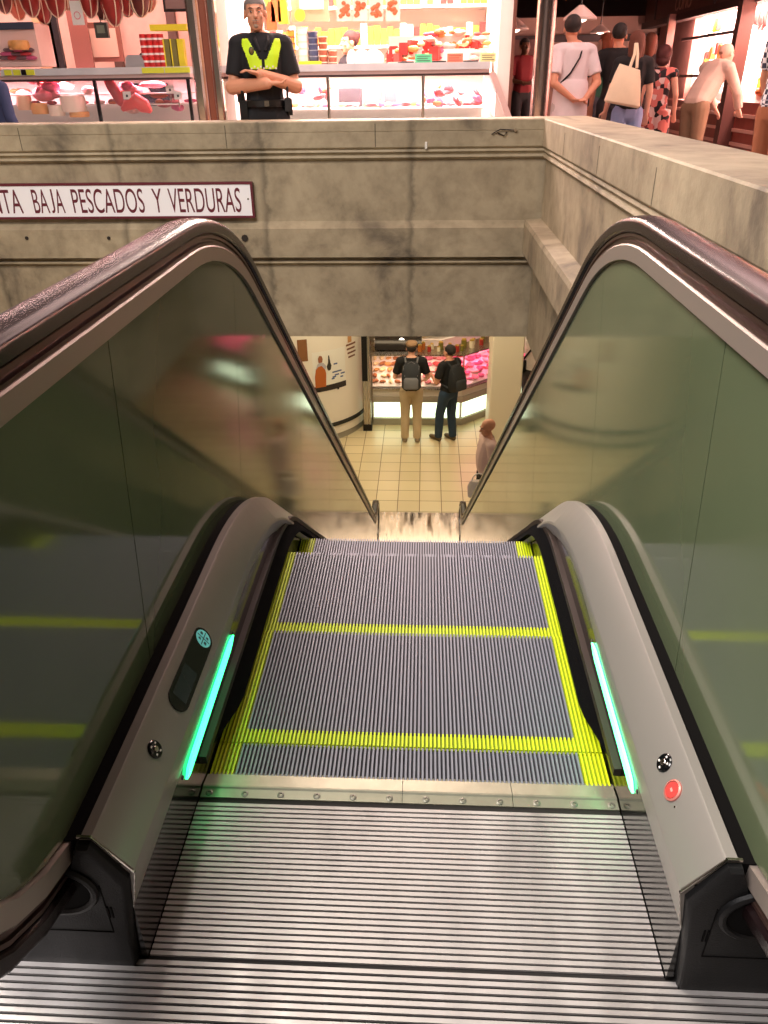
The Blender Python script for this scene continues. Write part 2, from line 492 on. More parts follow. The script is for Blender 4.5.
    mb.loft([sect(-.30, .014), sect(-.397, .014)], caps=True)
    mb.loft([sect(-.3955, .002), sect(-.404, .003), sect(-.410, .008), sect(-.412, .014)])
    
    capo = mb.build('newel_cap', BLACK, esc, smooth=True, ang=30)
    # collar round the handrail inlet
    mb = MB()
    ring = []
    for i in range(25):
        a = 2*PI*i/24; ring.append((sgn*(.533+.062*math.cos(a)), -.414, .213+.052*math.sin(a)))
    mb.tube(ring, .007, 8)
    mb.build('inlet_collar', BLACK, capo, smooth=True)
    MB().lathe([(.056, 0), (.056, .004), (0, .004)], (sgn*.533, -.4165, .213), 28, 'y').build('inlet_opening', SEAL, capo)
    # hatch outline grooves + latch, thin dark inlays
    mb = MB()
    mb.box(sgn*.462, sgn*.4635, -.4132, -.4110, .105, .225); mb.box(sgn*.462, sgn*.58, -.4132, -.4110, .105, .1065)
    mb.box(sgn*.454, sgn*.4565, -.4134, -.4110, .145, .172); mb.box(sgn*.4595, sgn*.462, -.4142, -.4110, .145, .172)
    mb.build('hatch_line', SEAL, capo)

# --- controls on the sloped deck face
def on_deck(sgn, y, w=.5):
    """frame whose z is the outward normal of the sloped deck face"""
    a = Vector((sgn*.458, 0, .315)); b = Vector((sgn*.411, 0, .247))
    p = a*(1-w)+b*w; ex = (a-b).normalized(); ey = Vector((0, 1, 0))
    ez = ex.cross(ey)
    if ez.z < 0: ez = -ez
    ex2 = ey.cross(ez)
    M_ = Matrix((ex2, ey, ez)).transposed().to_4x4(); M_.translation = Vector((p.x, y, p.z))
    return M_
def placed(mbf, name, mats, sgn, y, w, parent, smooth=True):
    mb = MB(); mb.T = on_deck(sgn, y, w); mbf(mb); return mb.build(name, mats, parent, smooth=smooth)
GLOSS = mat('black_gloss', (8, 10, 12), .15)
def key(sgn, y):
    k_ = placed(lambda mb: mb.lathe([(.0, 0), (.0165, 0), (.0165, .002), (.0145, .0035), (.008, .0025), (.0, .0025)], n=22), 'key_switch', GLOSS, sgn, y, .47, esc)
    placed(lambda mb: mb.lathe([(.0, .002), (.0055, .002), (.0055, .0045), (.0045, .0052), (.0015, .0052), (.001, .003), (.0, .003)], n=18), 'lock_cylinder', CHROME, sgn, y, .47, k_)
    def dots(mb):
        for a in (.4, 2.2, 3.5, 5.4): mb.box(.0105*math.cos(a)-.0014, .0105*math.cos(a)+.0014, .0105*math.sin(a)-.002, .0105*math.sin(a)+.002, .0028, .0040)
    placed(dots, 'key_mark', WHITE, sgn, y, .47, k_, False)
key(-1, -.195); key(1, -.192)
btn = placed(lambda mb: mb.lathe([(0, 0), (.018, 0), (.018, .003), (.015, .0045), (.0145, .002), (0, .002)], n=24), 'emergency_button', mat('pale_red_ring', (196, 120, 110), .35, .2), 1, -.248, .49, esc)
placed(lambda mb: mb.lathe([(0, .0015), (.014, .0015), (.0135, .004), (0, .0045)], n=24), 'button_face', mat('button_red', (200, 66, 62), .4), 1, -.248, .49, btn)
placed(lambda mb: mb.box(-.002, .002, -.004, .003, .0044, .005), 'button_mark', mat('pale_pink', (240, 150, 140), .4), 1, -.248, .49, btn, False)
placed(lambda mb: mb.lathe([(0, 0), (.0022, 0), (.0018, .001), (0, .0014)], n=10), 'screw', CHROME, 1, -.275, .58, esc)
def pill(mb):
    pts = [(.026*math.cos(a), .088+.026*math.sin(a)) for a in [PI*i/10 for i in range(11)]]+[(.026*math.cos(a), -.088+.026*math.sin(a)) for a in [PI+PI*i/10 for i in range(11)]]
    mb.prism(pts, 'z', 0, .0022)
pl = placed(pill, 'display_panel', GLOSS, -1, .022, .55, esc)
CY = mat('cyan_emblem', (120, 205, 205), .5, emit=(110, 220, 215), estr=.25)
placed(lambda mb: mb.lathe([(0, .0022), (.0205, .0022), (.0205, .0028), (0, .0028)], (0, .088, 0), 26), 'emblem', CY, -1, .022, .55, pl)
def cross(mb):
    mb.box(-.001, .001, .070, .106, .0028, .0032); mb.box(-.018, .018, .0871, .0889, .0028, .0032)
    for cx_, cy_, s_ in ((-.009, .097, .0034), (.009, .096, .003), (.008, .080, .0036), (-.0085, .081, .0028)):
        mb.lathe([(0, .0028), (s_, .0028), (s_, .0032), (0, .0032)], (cx_, cy_, 0), 8)
        mb.box(cx_-.0035, cx_-.0028, cy_-.003, cy_+.003, .0028, .0032); mb.box(cx_+.0022, cx_+.0032, cy_-.0035, cy_+.0005, .0028, .0032)
placed(cross, 'emblem_mark', mat('emblem_dark', (18, 60, 66), .5), -1, .022, .55, pl, False)
placed(lambda mb: mb.box(-.018, .018, -.088, -.005, .0022, .0026), 'display_screen', mat('dim_screen', (30, 44, 48), .25), -1, .022, .55, pl, False)

# --- truss cladding beneath and outside
secs = []
for (y, z) in dens(NOSE):
    if y > 8.2: break
    secs.append([(-.61, y, z+.0 if False else z-.32), (.61, y, z-.32), (.61, y, z-.95), (-.61, y, z-.95)])
MB().loft(secs).build('truss_cladding', STEEL, esc)
for sgn in (-1, 1):
    secs = []
    for (y, z) in dens(DECK):
        if y > 7.0: break
        n_ = zof(NOSE, y)
        secs.append([(sgn*.560, y, z-.05), (sgn*.62, y, z-.05), (sgn*.62, y, n_-.9), (sgn*.560, y, n_-.9)])
    MB().loft(secs).build('side_cladding', STEEL, esc)
# lower landing plate of polished steel
mb = MB(); mb.box(-.62, .62, 7.55, 8.55, -DROP-.02, -DROP+.004)
mb.build('lower_landing_plate', brushed('lower_plate_steel', (190, 184, 176), .2, stretch=(14, 2, 1), var=.5), esc)
# ================================================================== BUILDING
def atx(u, v, X):
    d = FWD + RGT*((u-384)/F_PX) - UPV*((v-512)/F_PX)
    return CAM + d*((X-CAM.x)/d.x)
def atz(u, v, Z):
    d = FWD + RGT*((u-384)/F_PX) - UPV*((v-512)/F_PX)
    return CAM + d*((Z-CAM.z)/d.z)
LZ = -DROP
UF = .17
# upper landing floor : ribbed cover plate beyond the seam, wider than the escalator
mb = MB(); ribs(mb, -1.7, .86, -1.6960, -.3979, .0118); mb.cur = 1; mb.box(-1.7, .86, -1.7, -.392, -.03, .0058)
struct('floor', mb, [LAND, LGRV])
# slabs around the escalator well
FLOORM = mat('market_floor', (96, 74, 66), .35, noise=.12, nscale=3)
PLASTER = mat('pale_plaster', (214, 206, 188), .7, noise=.04, nscale=2)
mb = MB(); mb.box(-1.7, .86, -1.7, -.45, -.5, -.031)
mb.box(-9, 9, -4.0, -1.7, -.5, -.004); mb.box(1.22, 9, -1.7, 5.35, -.5, UF); mb.box(-9, -1.7, -1.7, -.65, -.5, -.004); mb.box(-9, -4.2, -.65, 5.35, -.5, UF)
struct('floor', mb, FLOORM)
mb = MB(); mb.box(-9, 9, 5.35, 24, -.5, UF)
struct('floor', mb, FLOORM)

# back wall of the well: cast concrete parapet with coping, mouldings, ledge and lower face
prof = [(5.0, 1.034), (5.006, 1.042), (5.34, 1.042), (5.34, -.555), (5.045, -.555), (5.045, .028), (5.02, .034), (5.008, .046), (5.02, .056), (5.045, .060), (5.045, .080), (4.985, .092), (4.985, .306), (5.05, .352),
        (5.05, .776), (5.03, .782), (5.012, .796), (5.018, .810), (5.036, .814), (5.030, .822), (5.012, .834), (5.02, .850), (5.004, .862), (5.0, .868), (5.0, .966), (5.004, .969), (5.0, .972)]
mb = MB(); mb.prism(prof, 'x', -4.2, 1.22)
struct('wall_back', mb, CONC)
# side wall of the well on the right
prof = [(.865, 1.034), (.871, 1.042), (1.22, 1.042), (1.22, -.555), (.865, -.555), (.865, .13), (.775, .13), (.775, .335), (.785, .362), (.90, .37),
        (.90, .776), (.886, .782), (.875, .796), (.880, .810), (.893, .814), (.889, .822), (.875, .834), (.880, .850), (.868, .862), (.865, .868)]
mb = MB()
mb.prism(prof, 'y', -1.6, 4.9995)
struct('wall_right', mb, CONC)
# fine joints between coping stones
mb = MB()
for y in (1.95, 3.0, 4.05): mb.box(.8635, .8665, y, y+.005, .868, 1.0)
for x in (-3.0, -1.45, -.35): mb.box(x, x+.006, 4.9985, 5.01, .868, 1.02)
struct('trim_1', mb, mat('joint_dark', (96, 88, 72), .9))
mb = MB(); mb.box(-4.2, -4.0, -.45, 5.0, -.555, 1.03)
struct('wall_left', mb, CONC)
mb = MB(); mb.box(-4.2, -1.7, -.65, -.45, -.5, 1.0)
struct('wall_front', mb, CONC)

# bolt marks under the sign, chip marks
for i, (u, v) in enumerate(((27, 238), (109, 238), (142, 238), (245, 238))):
    p = at(u, v, 4.984); w = (.018, .018, .018, .034)[i]
    MB().box(p.x-w, p.x+w, 4.979, 4.99, p.z-.012, p.z+.012).build('anchor_plate', mat('rust_black', (38, 30, 24), .8)) if False else None
    mb = MB(); mb.lathe([(.0, -.006), (w*.8, -.006), (w*.7, .004), (0, .004)], (p.x, 4.983, p.z), 8, 'y')
    o = mb.build('anchor_bolt', mat('rust_black', (38, 30, 24), .8))
    tag(o, 'rusty bolt stub in the concrete under the sign, ' + ('at the far left', 'third from the right', 'just right of the middle one', 'nearest the sign end')[i], 'bolt', 'bolt stubs under the sign')
# sign
sg = thing('wall_sign', 'white sign reading PLANTA BAJA PESCADOS Y VERDURAS on the concrete wall', 'sign', (0, 5.05, 0))
MAR = mat('maroon_paint', (98, 28, 44), .5); SGW = mat('sign_white', (244, 242, 248), .45)
x0, x1, z0, z1 = -3.86, -1.285, .385, .640
mb = MB(); mb.box(x0+.016, x1-.016, -.05, -.012, z0+.016, z1-.016); mb.build('sign_board', SGW, sg)
mb = MB()
mb.box(x0, x1, -.055, -.012, z0, z0+.016); mb.box(x0, x1, -.055, -.012, z1-.016, z1); mb.box(x0, x0+.016, -.055, -.012, z0+.016, z1-.016); mb.box(x1-.016, x1, -.055, -.012, z0+.016, z1-.016)
mb.build('sign_frame', MAR, sg)
for word, u0, u1 in (('PLANTA', -36, 21.5), ('BA', 33, 48.3), ('J', 50.2, 54), ('A', 55.4, 63.7), ('PESCADOS', 72.5, 144), ('Y', 153, 162.5), ('VERDURAS', 169, 241)):
    me = text_mesh(word, 'sign_lettering', MAR, size=.245, extrude=.001)
    xsn = [v.co.x for v in me.vertices]; ysn = [v.co.y for v in me.vertices]
    tx0, tx1 = at(u0, 202, 5.0).x, at(u1, 202, 5.0).x
    for v in me.vertices:
        v.co = Vector((tx0+(v.co.x-min(xsn))/(max(xsn)-min(xsn))*(tx1-tx0), -.0515+v.co.z*.5, .428+((v.co.y-min(ysn))/(max(ysn)-min(ysn))*.172 if word == 'J' else v.co.y/.175*.178)))
    link('sign_lettering', me, sg)
o = link('screw', scr_me, sg); o.location = (-1.325, -.05, .52); o.rotation_euler = (PI/2, 0, 0)

# small cable clamp and white tab on the coping
cl = thing('cable_clamp', 'little metal hook clamp fixed to the right end of the back wall coping', 'clamp', (0, 5.0, 0))
p = at(500, 131, 5.0); q = at(515, 130, 5.0)
mb = MB(); mb.tube([(p.x-.06, -.012, p.z-.02), (p.x, -.018, p.z+.012), (q.x, -.014, q.z)], .004, 6); mb.tube([(p.x-.02, -.012, p.z-.01), (p.x+.03, -.016, p.z-.03), (p.x+.05, -.012, p.z-.005)], .004, 6); mb.build('wire', DARKM, cl, smooth=True)
mb = MB(); mb.lathe([(0, -.02), (.011, -.02), (.011, 0), (0, 0)], (q.x, 0, q.z), 10, 'y'); mb.build('clamp_head', CHROME, cl)
p = at(426, 146, 5.0)
o = MB().box(p.x-.008, p.x+.008, 4.992, 5.001, p.z-.018, p.z+.028).build('sticker_tab', WHITE); tag(o, 'tiny white tab stuck on the coping of the back wall', 'tab')

# ------------------------------------------------------------------ lower floor
mb = MB(); mb.box(-9, -.64, -3, 16, LZ-.2, LZ); mb.box(.64, 9, -3, 16, LZ-.2, LZ); mb.box(-.64, .64, 8.55, 16, LZ-.2, LZ); mb.box(-.64, .64, -3, 8.55, LZ-.4, LZ-.1)
struct('floor', mb, TILE)
mb = MB(); mb.box(-2.4, -.625, 7.75, 8.55, LZ, LZ+.006); mb.box(.625, 2.4, 7.75, 8.55, LZ, LZ+.006)
struct('floor', mb, brushed('side_plate_steel', (186, 178, 166), .22, stretch=(14, 2, 1), var=.5))
mb = MB(); mb.box(-9, 9, 15.8, 16, LZ, -.5); struct('wall_rear', mb, PLASTER)
mb = MB(); mb.box(-9, -8.8, -3, 16, LZ, -.5); struct('wall_west', mb, PLASTER)
mb = MB(); mb.box(8.8, 9, -3, 16, LZ, -.5); struct('wall_east', mb, PLASTER)
mb = MB(); mb.box(-9, 9, -3.2, -3, LZ, -.5); struct('wall_south', mb, PLASTER)
mb = MB(); mb.box(-9, 9, 5.35, 16, -.56, -.501); mb.box(1.22, 9, -3, 5.35, -.56, -.501); mb.box(-9, -4.2, -3, 5.35, -.56, -.501); mb.box(-4.2, 1.22, -3, -.6, -.56, -.501)
struct('ceiling', mb, PLASTER)
# white square pillar
p0 = atz(489, 447, LZ)
mb = MB(); mb.prism([(1.14, 10.55), (1.60, 10.55), (1.62, 10.57), (1.62, 11.15), (1.12, 11.15), (1.12, 10.57)], 'z', LZ, -.56)
tag(mb.build('pillar', mat('cream_pillar_paint', (226, 214, 190), .5)), 'smooth cream square pillar on the lower floor right of the meat counter', 'pillar')
# steel post left of the counter
ps = thing('steel_post', 'brushed steel post between the curved white wall and the lower counter', 'post', (-.965, 11.6, LZ))
mb = MB(); mb.box(-.065, .065, -.06, .06, 0, 3.69); mb.build('post_shaft', STEEL, ps)
mb = MB(); mb.box(-.075, .02, -.075, -.06, .95, 1.75); mb.build('dark_panel', DARKM, ps)
mb = MB(); mb.box(-.08, .08, -.075, .075, 0, .12); mb.build('post_foot', DARKM, ps)
# curved white kiosk
CX, CY_, CR = -2.33, 12.15, 1.33
kz = thing('curved_kiosk', 'curved white kiosk wall with black bumper rail, left of the lower counter', 'kiosk', (CX, CY_, LZ))
KW = mat('kiosk_white', (225, 216, 202), .45, noise=.02, nscale=2)
mb = MB(); mb.lathe([(CR, .12), (CR, 3.69)], (0, 0, 0), 72); 
mb.build('curved_wall', KW, kz, smooth=True)
MB().lathe([(CR-.02, 0), (CR-.02, .119), (0, .119)], (0, 0, 0), 72).build('plinth', mat('grey_plinth', (150, 144, 130), .4), kz, smooth=True)
MB().lathe([(CR, .27), (CR+.022, .28), (CR+.022, .335), (CR, .345)], (0, 0, 0), 72).build('bumper_rail', mat('black_rubber', (18, 15, 14), .5), kz, smooth=True)
def on_kiosk(u, v, Rr=CR):
    d = FWD + RGT*((u-384)/F_PX) - UPV*((v-512)/F_PX)
    ox, oy = CAM.x-CX, CAM.y-CY_
    a = d.x**2+d.y**2; b = 2*(ox*d.x+oy*d.y); c = ox*ox+oy*oy-Rr*Rr
    t = (-b-math.sqrt(max(b*b-4*a*c, 0)))/(2*a)
    p = CAM+d*t
    return math.atan2(p.y-CY_, p.x-CX), p.z-LZ
def patch(a0, a1, z0, z1, name, m_, parent, off=.006, n=10, T=None):
    """thin curved sheet on the kiosk surface"""
    mb = MB(); secs = []
    for i in range(n+1):
        a = a0+(a1-a0)*i/n
        secs.append([((CR+r)*math.cos(a), (CR+r)*math.sin(a), z) for r, z in ((off*.3, z0), (off, z0), (off, z1), (off*.3, z1))])
    mb.loft(secs)
    return mb.build(name, m_, parent)
def kthing(name, label, cat, group=None):
    return thing(name, label, cat, (CX, CY_, LZ), 0, group)
a0, zA = on_kiosk(312, 357); a1, zB = on_kiosk(346, 388)
print('KIOSK', a0, zA, a1, zB)
zt = on_kiosk(330, 350)[1]; zb = on_kiosk(330, 390)[1]
po = kthing('poster', 'poster of a cook in an orange apron on the curved white kiosk', 'poster')
da = (a1-a0)
patch(a0, a1, zb, zt, 'poster_sheet', mat('poster_white', (226, 222, 212), .4), po, .006)
patch(a0, a1, zb, zb+.10, 'poster_footer', mat('poster_dark', (44, 34, 34), .4), po, .008)
def kpoly(fr, name, m_, parent, off=.009):
    """fr = polygon in poster fractions (0..1 across, 0..1 up)"""
    mb = MB()
    secs = [[((CR+off-k_*.002)*math.cos(a0+da*x), (CR+off-k_*.002)*math.sin(a0+da*x), zb+(zt-zb)*z) for x, z in fr] for k_ in (0, 1)]
    mb.loft(secs); return mb.build(name, m_, parent)
OR = mat('apron_orange', (176, 92, 34), .6)
kpoly([(.04, .12), (.34, .12), (.36, .45), (.32, .62), (.26, .66), (.14, .66), (.08, .6), (.04, .4)], 'cook_apron', OR, po, .016)
kpoly([(.08, .58), (.12, .70), (.18, .74), (.30, .72), (.38, .62), (.33, .55), (.24, .66), (.14, .64)], 'cook_shirt', mat('pale_shirt', (176, 170, 176), .6), po, .018)
kpoly([(.16, .74), (.15, .84), (.19, .91), (.25, .90), (.28, .82), (.26, .74)], 'cook_head', mat('poster_skin', (150, 92, 62), .6), po, .018)
kpoly([(.40, .55), (.44, .50), (.50, .52), (.53, .62), (.50, .70), (.47, .88), (.445, .88), (.43, .70), (.39, .62)], 'hanging_ham', mat('poster_black', (46, 40, 34), .6), po, .014)
for k_, (xa, xb, z_) in enumerate(((.55, .85, .42), (.62, .96, .34), (.52, .9, .26), (.60, .72, .62), (.55, .66, .30))):
    kpoly([(xa, z_), (xb, z_), (xb, z_+.035), (xa, z_+.035)], 'poster_text', mat('poster_blue', (80, 96, 140), .6), po, .010)
a_, z_ = on_kiosk(297, 343); b_, zz = on_kiosk(308, 361)
nb = kthing('notice_board', 'small brown cork board on the kiosk, behind the left handrail', 'notice board')
patch(a_, b_, zz, z_+.05, 'cork', mat('cork_brown', (128, 84, 48), .8, noise=.1), nb)
al, zl = on_kiosk(345, 340); ar, zr = on_kiosk(357, 359)
st = kthing('wall_lettering', 'brown handwritten lines lettered on the kiosk right of the cook poster', 'lettering')
for k_ in range(4):
    f = .25+.2*k_; 
    patch(al+(ar-al)*(.05+.05*k_), al+(ar-al)*(.85-.08*(k_ % 2)), zr+(zl-zr)*(.72-.17*k_), zr+(zl-zr)*(.79-.17*k_), 'text_line', mat('brown_letter', (120, 78, 56), .6), st)
patch(al+(ar-al)*.2, al+(ar-al)*.5, zr+(zl-zr)*.85, zr+(zl-zr)*1.15, 'drawn_figure', mat('tan_letter', (190, 140, 90), .6), st)
for u, v in ((319, 391), (338, 388)):
    a_, z_ = on_kiosk(u, v)
    o = patch(a_-.012, a_+.012, z_-.02, z_+.02, 'magnet', DARKM, po, .012, 3)

# --------- lower display counter with an angled corner
FP = [(-.90, 11.8), (.75, 11.8), (3.55, 14.43)]; NP = [(0, 1), (-.3956, 1), (-.684, .729)]
def CP(d, i): return (FP[i][0]+NP[i][0]*d, FP[i][1]+NP[i][1]*d)
lc = thing('meat_counter', 'lower floor glass meat counter with glowing white front panels', 'counter', (0, 0, LZ))
def band(d0, d1, z0, z1, name, m_, segs=(0, 1, 2), parent=None, slope=0.):
    mb = MB(); secs = []
    for i in segs:
        a, b, c, e = CP(d0, i), CP(d1, i), CP(d1, i), CP(d0+slope, i)
        secs.append([(a[0], a[1], z0), (b[0], b[1], z0), (c[0], c[1], z1), (e[0], e[1], z1)])
    mb.loft(secs); return mb.build(name, m_, parent or lc)
GREYM = mat('counter_grey', (176, 168, 158), .4, .3)
band(.02, .9, 0, .125, 'plinth', mat('counter_plinth', (168, 164, 146), .4))
band(.06, .9, .125, .45, 'cabinet_core', WHITE)
GLOW = mat('glowing_acrylic', (240, 250, 235), .4, emit=(232, 255, 214), estr=2.3)
def seg_pt(i, t, d):
    a, b = CP(d, i), CP(d, i+1); return (a[0]+(b[0]-a[0])*t, a[1]+(b[1]-a[1])*t)
for i, cuts_ in ((0, (.02, .49, .985)), (1, (.005, .17, .36, .55, .74, .95))):
    for t0, t1 in zip(cuts_, cuts_[1:]):
        a, b = seg_pt(i, t0+.004, .05), seg_pt(i, t1-.004, .05); c, d_ = seg_pt(i, t1-.004, .06), seg_pt(i, t0+.004, .06)
        MB().prism([a, b, c, d_], 'z', .14, .44).build('light_panel', GLOW, lc)
band(.0, .9, .45, .56, 'lower_band', GREYM)
band(.03, .9, .56, .69, 'upper_band', mat('counter_pale', (214, 206, 196), .35))
band(-.01, .95, .69, .71, 'case_rim', STEEL)
GL = mat('case_glass', (235, 240, 240), .05, 0, alpha=.035)
band(.02, .028, .71, 1.32, 'glass_front', GL, slope=.0)
band(-.0, .5, 1.32, 1.345, 'case_top', STEEL)
TRAY = mat('white_tray', (240, 232, 228), .4)
for i in (0, 1):
    a, b, c, e = CP(.06, i), CP(.06, i+1), CP(.8, i+1), CP(.8, i)
    MB().loft([[(a[0], a[1], .72), (e[0], e[1], 1.18), (e[0], e[1], 1.20), (a[0], a[1], .74)], [(b[0], b[1], .72), (c[0], c[1], 1.18), (c[0], c[1], 1.20), (b[0], b[1], .74)]]).build('display_tray', TRAY, lc)
band(.88, .93, .69, 1.35, 'case_back', TRAY)
mb = MB(); mb.box(FP[0][0]-.04, FP[0][0]+.02, 11.79, 12.6, .0, 1.36); mb.build('end_post', STEEL, lc)
p_ = CP(.01, 1); mb = MB(); mb.box(p_[0]-.012, p_[0]+.012, p_[1]-.012, p_[1]+.012, .71, 1.33); mb.build('corner_post', STEEL, lc)

# goods in the lower counter
PINKS = [mat('meat_pink', (214, 120, 130), .4, noise=.2, nscale=18), mat('meat_red', (176, 52, 58), .38, noise=.25, nscale=14), mat('meat_pale', (236, 184, 176), .4, noise=.15, nscale=20), mat('meat_magenta', (198, 84, 122), .4, noise=.2, nscale=16)]
WARM = [mat('pastry_gold', (214, 150, 84), .5, noise=.2, nscale=20), mat('pastry_brown', (168, 96, 48), .5, noise=.2, nscale=18), mat('cream_cheese', (240, 216, 170), .45), mat('sausage_orange', (206, 96, 52), .45)]
def loaf_mesh(name, m_, r, bend=.2, seed=0):
    rnd = random.Random(seed); mb = MB(); pts, rs = [], []
    for i in range(9):
        t = i/8; pts.append(((t-.5)*2*r[0], bend*r[1]*math.sin(t*PI), 0)); rs.append(max(.003, r[1]*math.sqrt(max(0, 1-(2*t-1)**2))*(1+rnd.uniform(-.12, .12))))
    mb.tube(pts, rs, 10)
    for i, v in enumerate(mb.v): mb.v[i] = (v[0], v[1], (v[2])*r[2]/r[1]+r[2]*.9)
    return mb.mesh(name, m_, True)
def chunk_mesh(name, m_, r, seed):
    rnd = random.Random(seed); mb = MB(); mb.ell((0, 0, r[2]*.8), r, 12, 8)
    ph = [rnd.uniform(0, 6) for _ in range(4)]
    for i, v in enumerate(mb.v):
        s = 1+.16*math.sin(3*v[0]/r[0]+ph[0])+.12*math.sin(4*v[1]/r[1]+ph[1])
        mb.v[i] = (v[0]*s, v[1]*s, v[2]*(1+.1*math.sin(5*v[0]/r[0]+ph[2])))
    return mb.mesh(name, m_, True)
meat_meshes = [chunk_mesh('meat_cut', [PINKS[i % 4]], (.085, .06, .035), i) for i in range(8)]
saus_meshes = [loaf_mesh('sausage', [m_], (.10, .026, .024), .9, i) for i, m_ in enumerate((PINKS[1], WARM[3], PINKS[3]))]
warm_meshes = [loaf_mesh('pastry', [WARM[i % 3]], (.075, .04, .035), .4, i) for i in range(6)]
rnd = random.Random(3)
def drop(me, name, p, rz, s, label, cat, group, parent=None):
    o = link(name, me, parent, p); o.rotation_euler = (0, 0, rz); o.scale = (s,)*3
    tag(o, label, cat, group); return o
for i in (0, 1):
    n_ = 12 if i == 0 else 24
    for row in range(6):
        for k_ in range(n_):
            t = (k_+.5+.2*rnd.uniform(-1, 1))/n_; d = .12+.115*row
            p = seg_pt(i, t, d); z = LZ+.742+(.46)*((d-.06)/.74)
            if i == 0 and t < .62:
                me = warm_meshes[rnd.randrange(6)]; drop(me, 'pastry', (p[0], p[1], z), rnd.uniform(0, 3), rnd.uniform(.8, 1.15), 'golden brown savoury piece in the left half of the lower glass counter', 'food', 'savouries in the lower counter')
            elif (row+k_) % 4 == 1:
                me = saus_meshes[rnd.randrange(3)]; drop(me, 'sausage', (p[0], p[1], z), rnd.uniform(-.6, .6), 1, 'curved sausage lying among meat in the lower glass counter', 'sausage', 'sausages in the lower counter')
            else:
                me = meat_meshes[rnd.randrange(8)]; drop(me, 'meat_cut', (p[0], p[1], z), rnd.uniform(0, 3), rnd.uniform(.85, 1.2), 'raw pink meat cut in the right part of the lower glass counter', 'meat', 'meat cuts in the lower counter')
# jars and packs on top of the counter
JARG = [mat('jar_amber', (190, 110, 50), .25), mat('jar_red', (170, 50, 40), .3), mat('jar_olive', (130, 120, 50), .3), mat('jar_cream', (235, 220, 190), .35)]
LID = mat('jar_lid', (210, 176, 90), .35, .5)
def jar_proto(m_, h=.13, r=.042):
    j = MB().lathe([(0, 0), (r, 0), (r, h*.78), (r*.8, h*.86), (0, h*.86)], n=14).mesh('jar', m_, True)
    l = MB().lathe([(0, h*.86), (r*.86, h*.86), (r*.86, h), (0, h)], n=14).mesh('lid', LID, True)
    return j, l
JP = [jar_proto(m_) for m_ in JARG]
def put_jar(p, s, label, group, parent=None, kind=None):
    j, l = JP[rnd.randrange(4) if kind is None else kind]
    o = link('jar', j, parent, p); o.scale = (s,)*3; tag(o, label, 'jar', group); link('lid', l, o); return o
for i, n_ in ((0, 19), (1, 30)):
    for k_ in range(n_):
        t = (k_+.5)/n_
        if i == 0 and k_ < 9: continue
        p = seg_pt(i, t, .2+.12*(k_ % 2)); put_jar((p[0], p[1], LZ+1.345), rnd.uniform(.7, 1.2), 'jar of preserves standing on top of the lower meat counter', 'jars on the lower counter')
# stall back wall, bright shelves
BR = mat('bright_shelf_back', (250, 226, 186), .6)
sh = thing('back_shelf', 'bright shelving unit full of yellow packets behind the lower counter', 'shelf', (0, 0, LZ))
for i in (0, 1):
    a, b = seg_pt(i, 0, 2.3), seg_pt(i, 1, 2.3); c, e = seg_pt(i, 1, 2.34), seg_pt(i, 0, 2.34)
    MB().prism([a, b, c, e], 'z', 0, 3.5).build('shelf_back', BR, sh)
    for z in (.9, 1.4, 1.9, 2.4):
        a, b = seg_pt(i, 0, 1.95), seg_pt(i, 1, 1.95); c, e = seg_pt(i, 1, 2.3), seg_pt(i, 0, 2.3)
        MB().prism([a, b, c, e], 'z', z-.03, z).build('shelf_board', WHITE, sh)
PACK = [mat('pack_yellow', (232, 190, 50), .5), mat('pack_orange', (218, 120, 50), .5), mat('pack_white', (240, 232, 220), .5), mat('pack_red', (188, 44, 40), .5)]
pack_me = []
for m_ in PACK:
    mb = MB(); mb.prism([(-.05, 0), (.05, 0), (.055, .06), (.05, .13), (-.05, .13), (-.055, .06)], 'y', -.03, .03); pack_me.append(mb.mesh('packet', m_))
for i, n_ in ((0, 14), (1, 18)):
    for z in (1.4, 1.9):
        for k_ in range(n_):
            p = seg_pt(i, (k_+.5)/n_, 2.08)
            drop(pack_me[rnd.choice((0, 0, 1, 2, 3))], 'packet', (p[0], p[1], LZ+z), 0 if i == 0 else .76, rnd.uniform(.9, 1.6), 'coloured food packet on the bright shelf behind the lower counter', 'packet', 'packets behind the lower counter')
# grey hood over the left end of the counter
hd = thing('glass_hood', 'dark grey rounded hood above the left end of the lower counter', 'hood', (-.42, 12.25, LZ+1.36))
secs = []
for i in range(13):
    a = PI*i/12; secs.append([(x, -.24*math.cos(a), .26*math.sin(a)) for x in (-.42, .42)]+[(x, -.22*math.cos(a), .24*math.sin(a)) for x in (.42, -.42)])
MB().loft(secs).build('hood_shell', mat('hood_grey', (64, 58, 54), .25, .5), hd, smooth=True)
MB().lathe([(0, -.43), (.02, -.43), (.02, -.41), (0, -.41)], (0, 0, 0), 24, 'x').build('hood_end', DARKM, hd)
mb = MB(); mb.lathe([(0, 0), (.05, 0), (.04, .02), (0, .02)], (.06, -.18, .155), 16, 'y'); mb.build('lamp_lens', mat('lens_white', (255, 250, 240), .3, emit=(255, 244, 225), estr=4), hd)

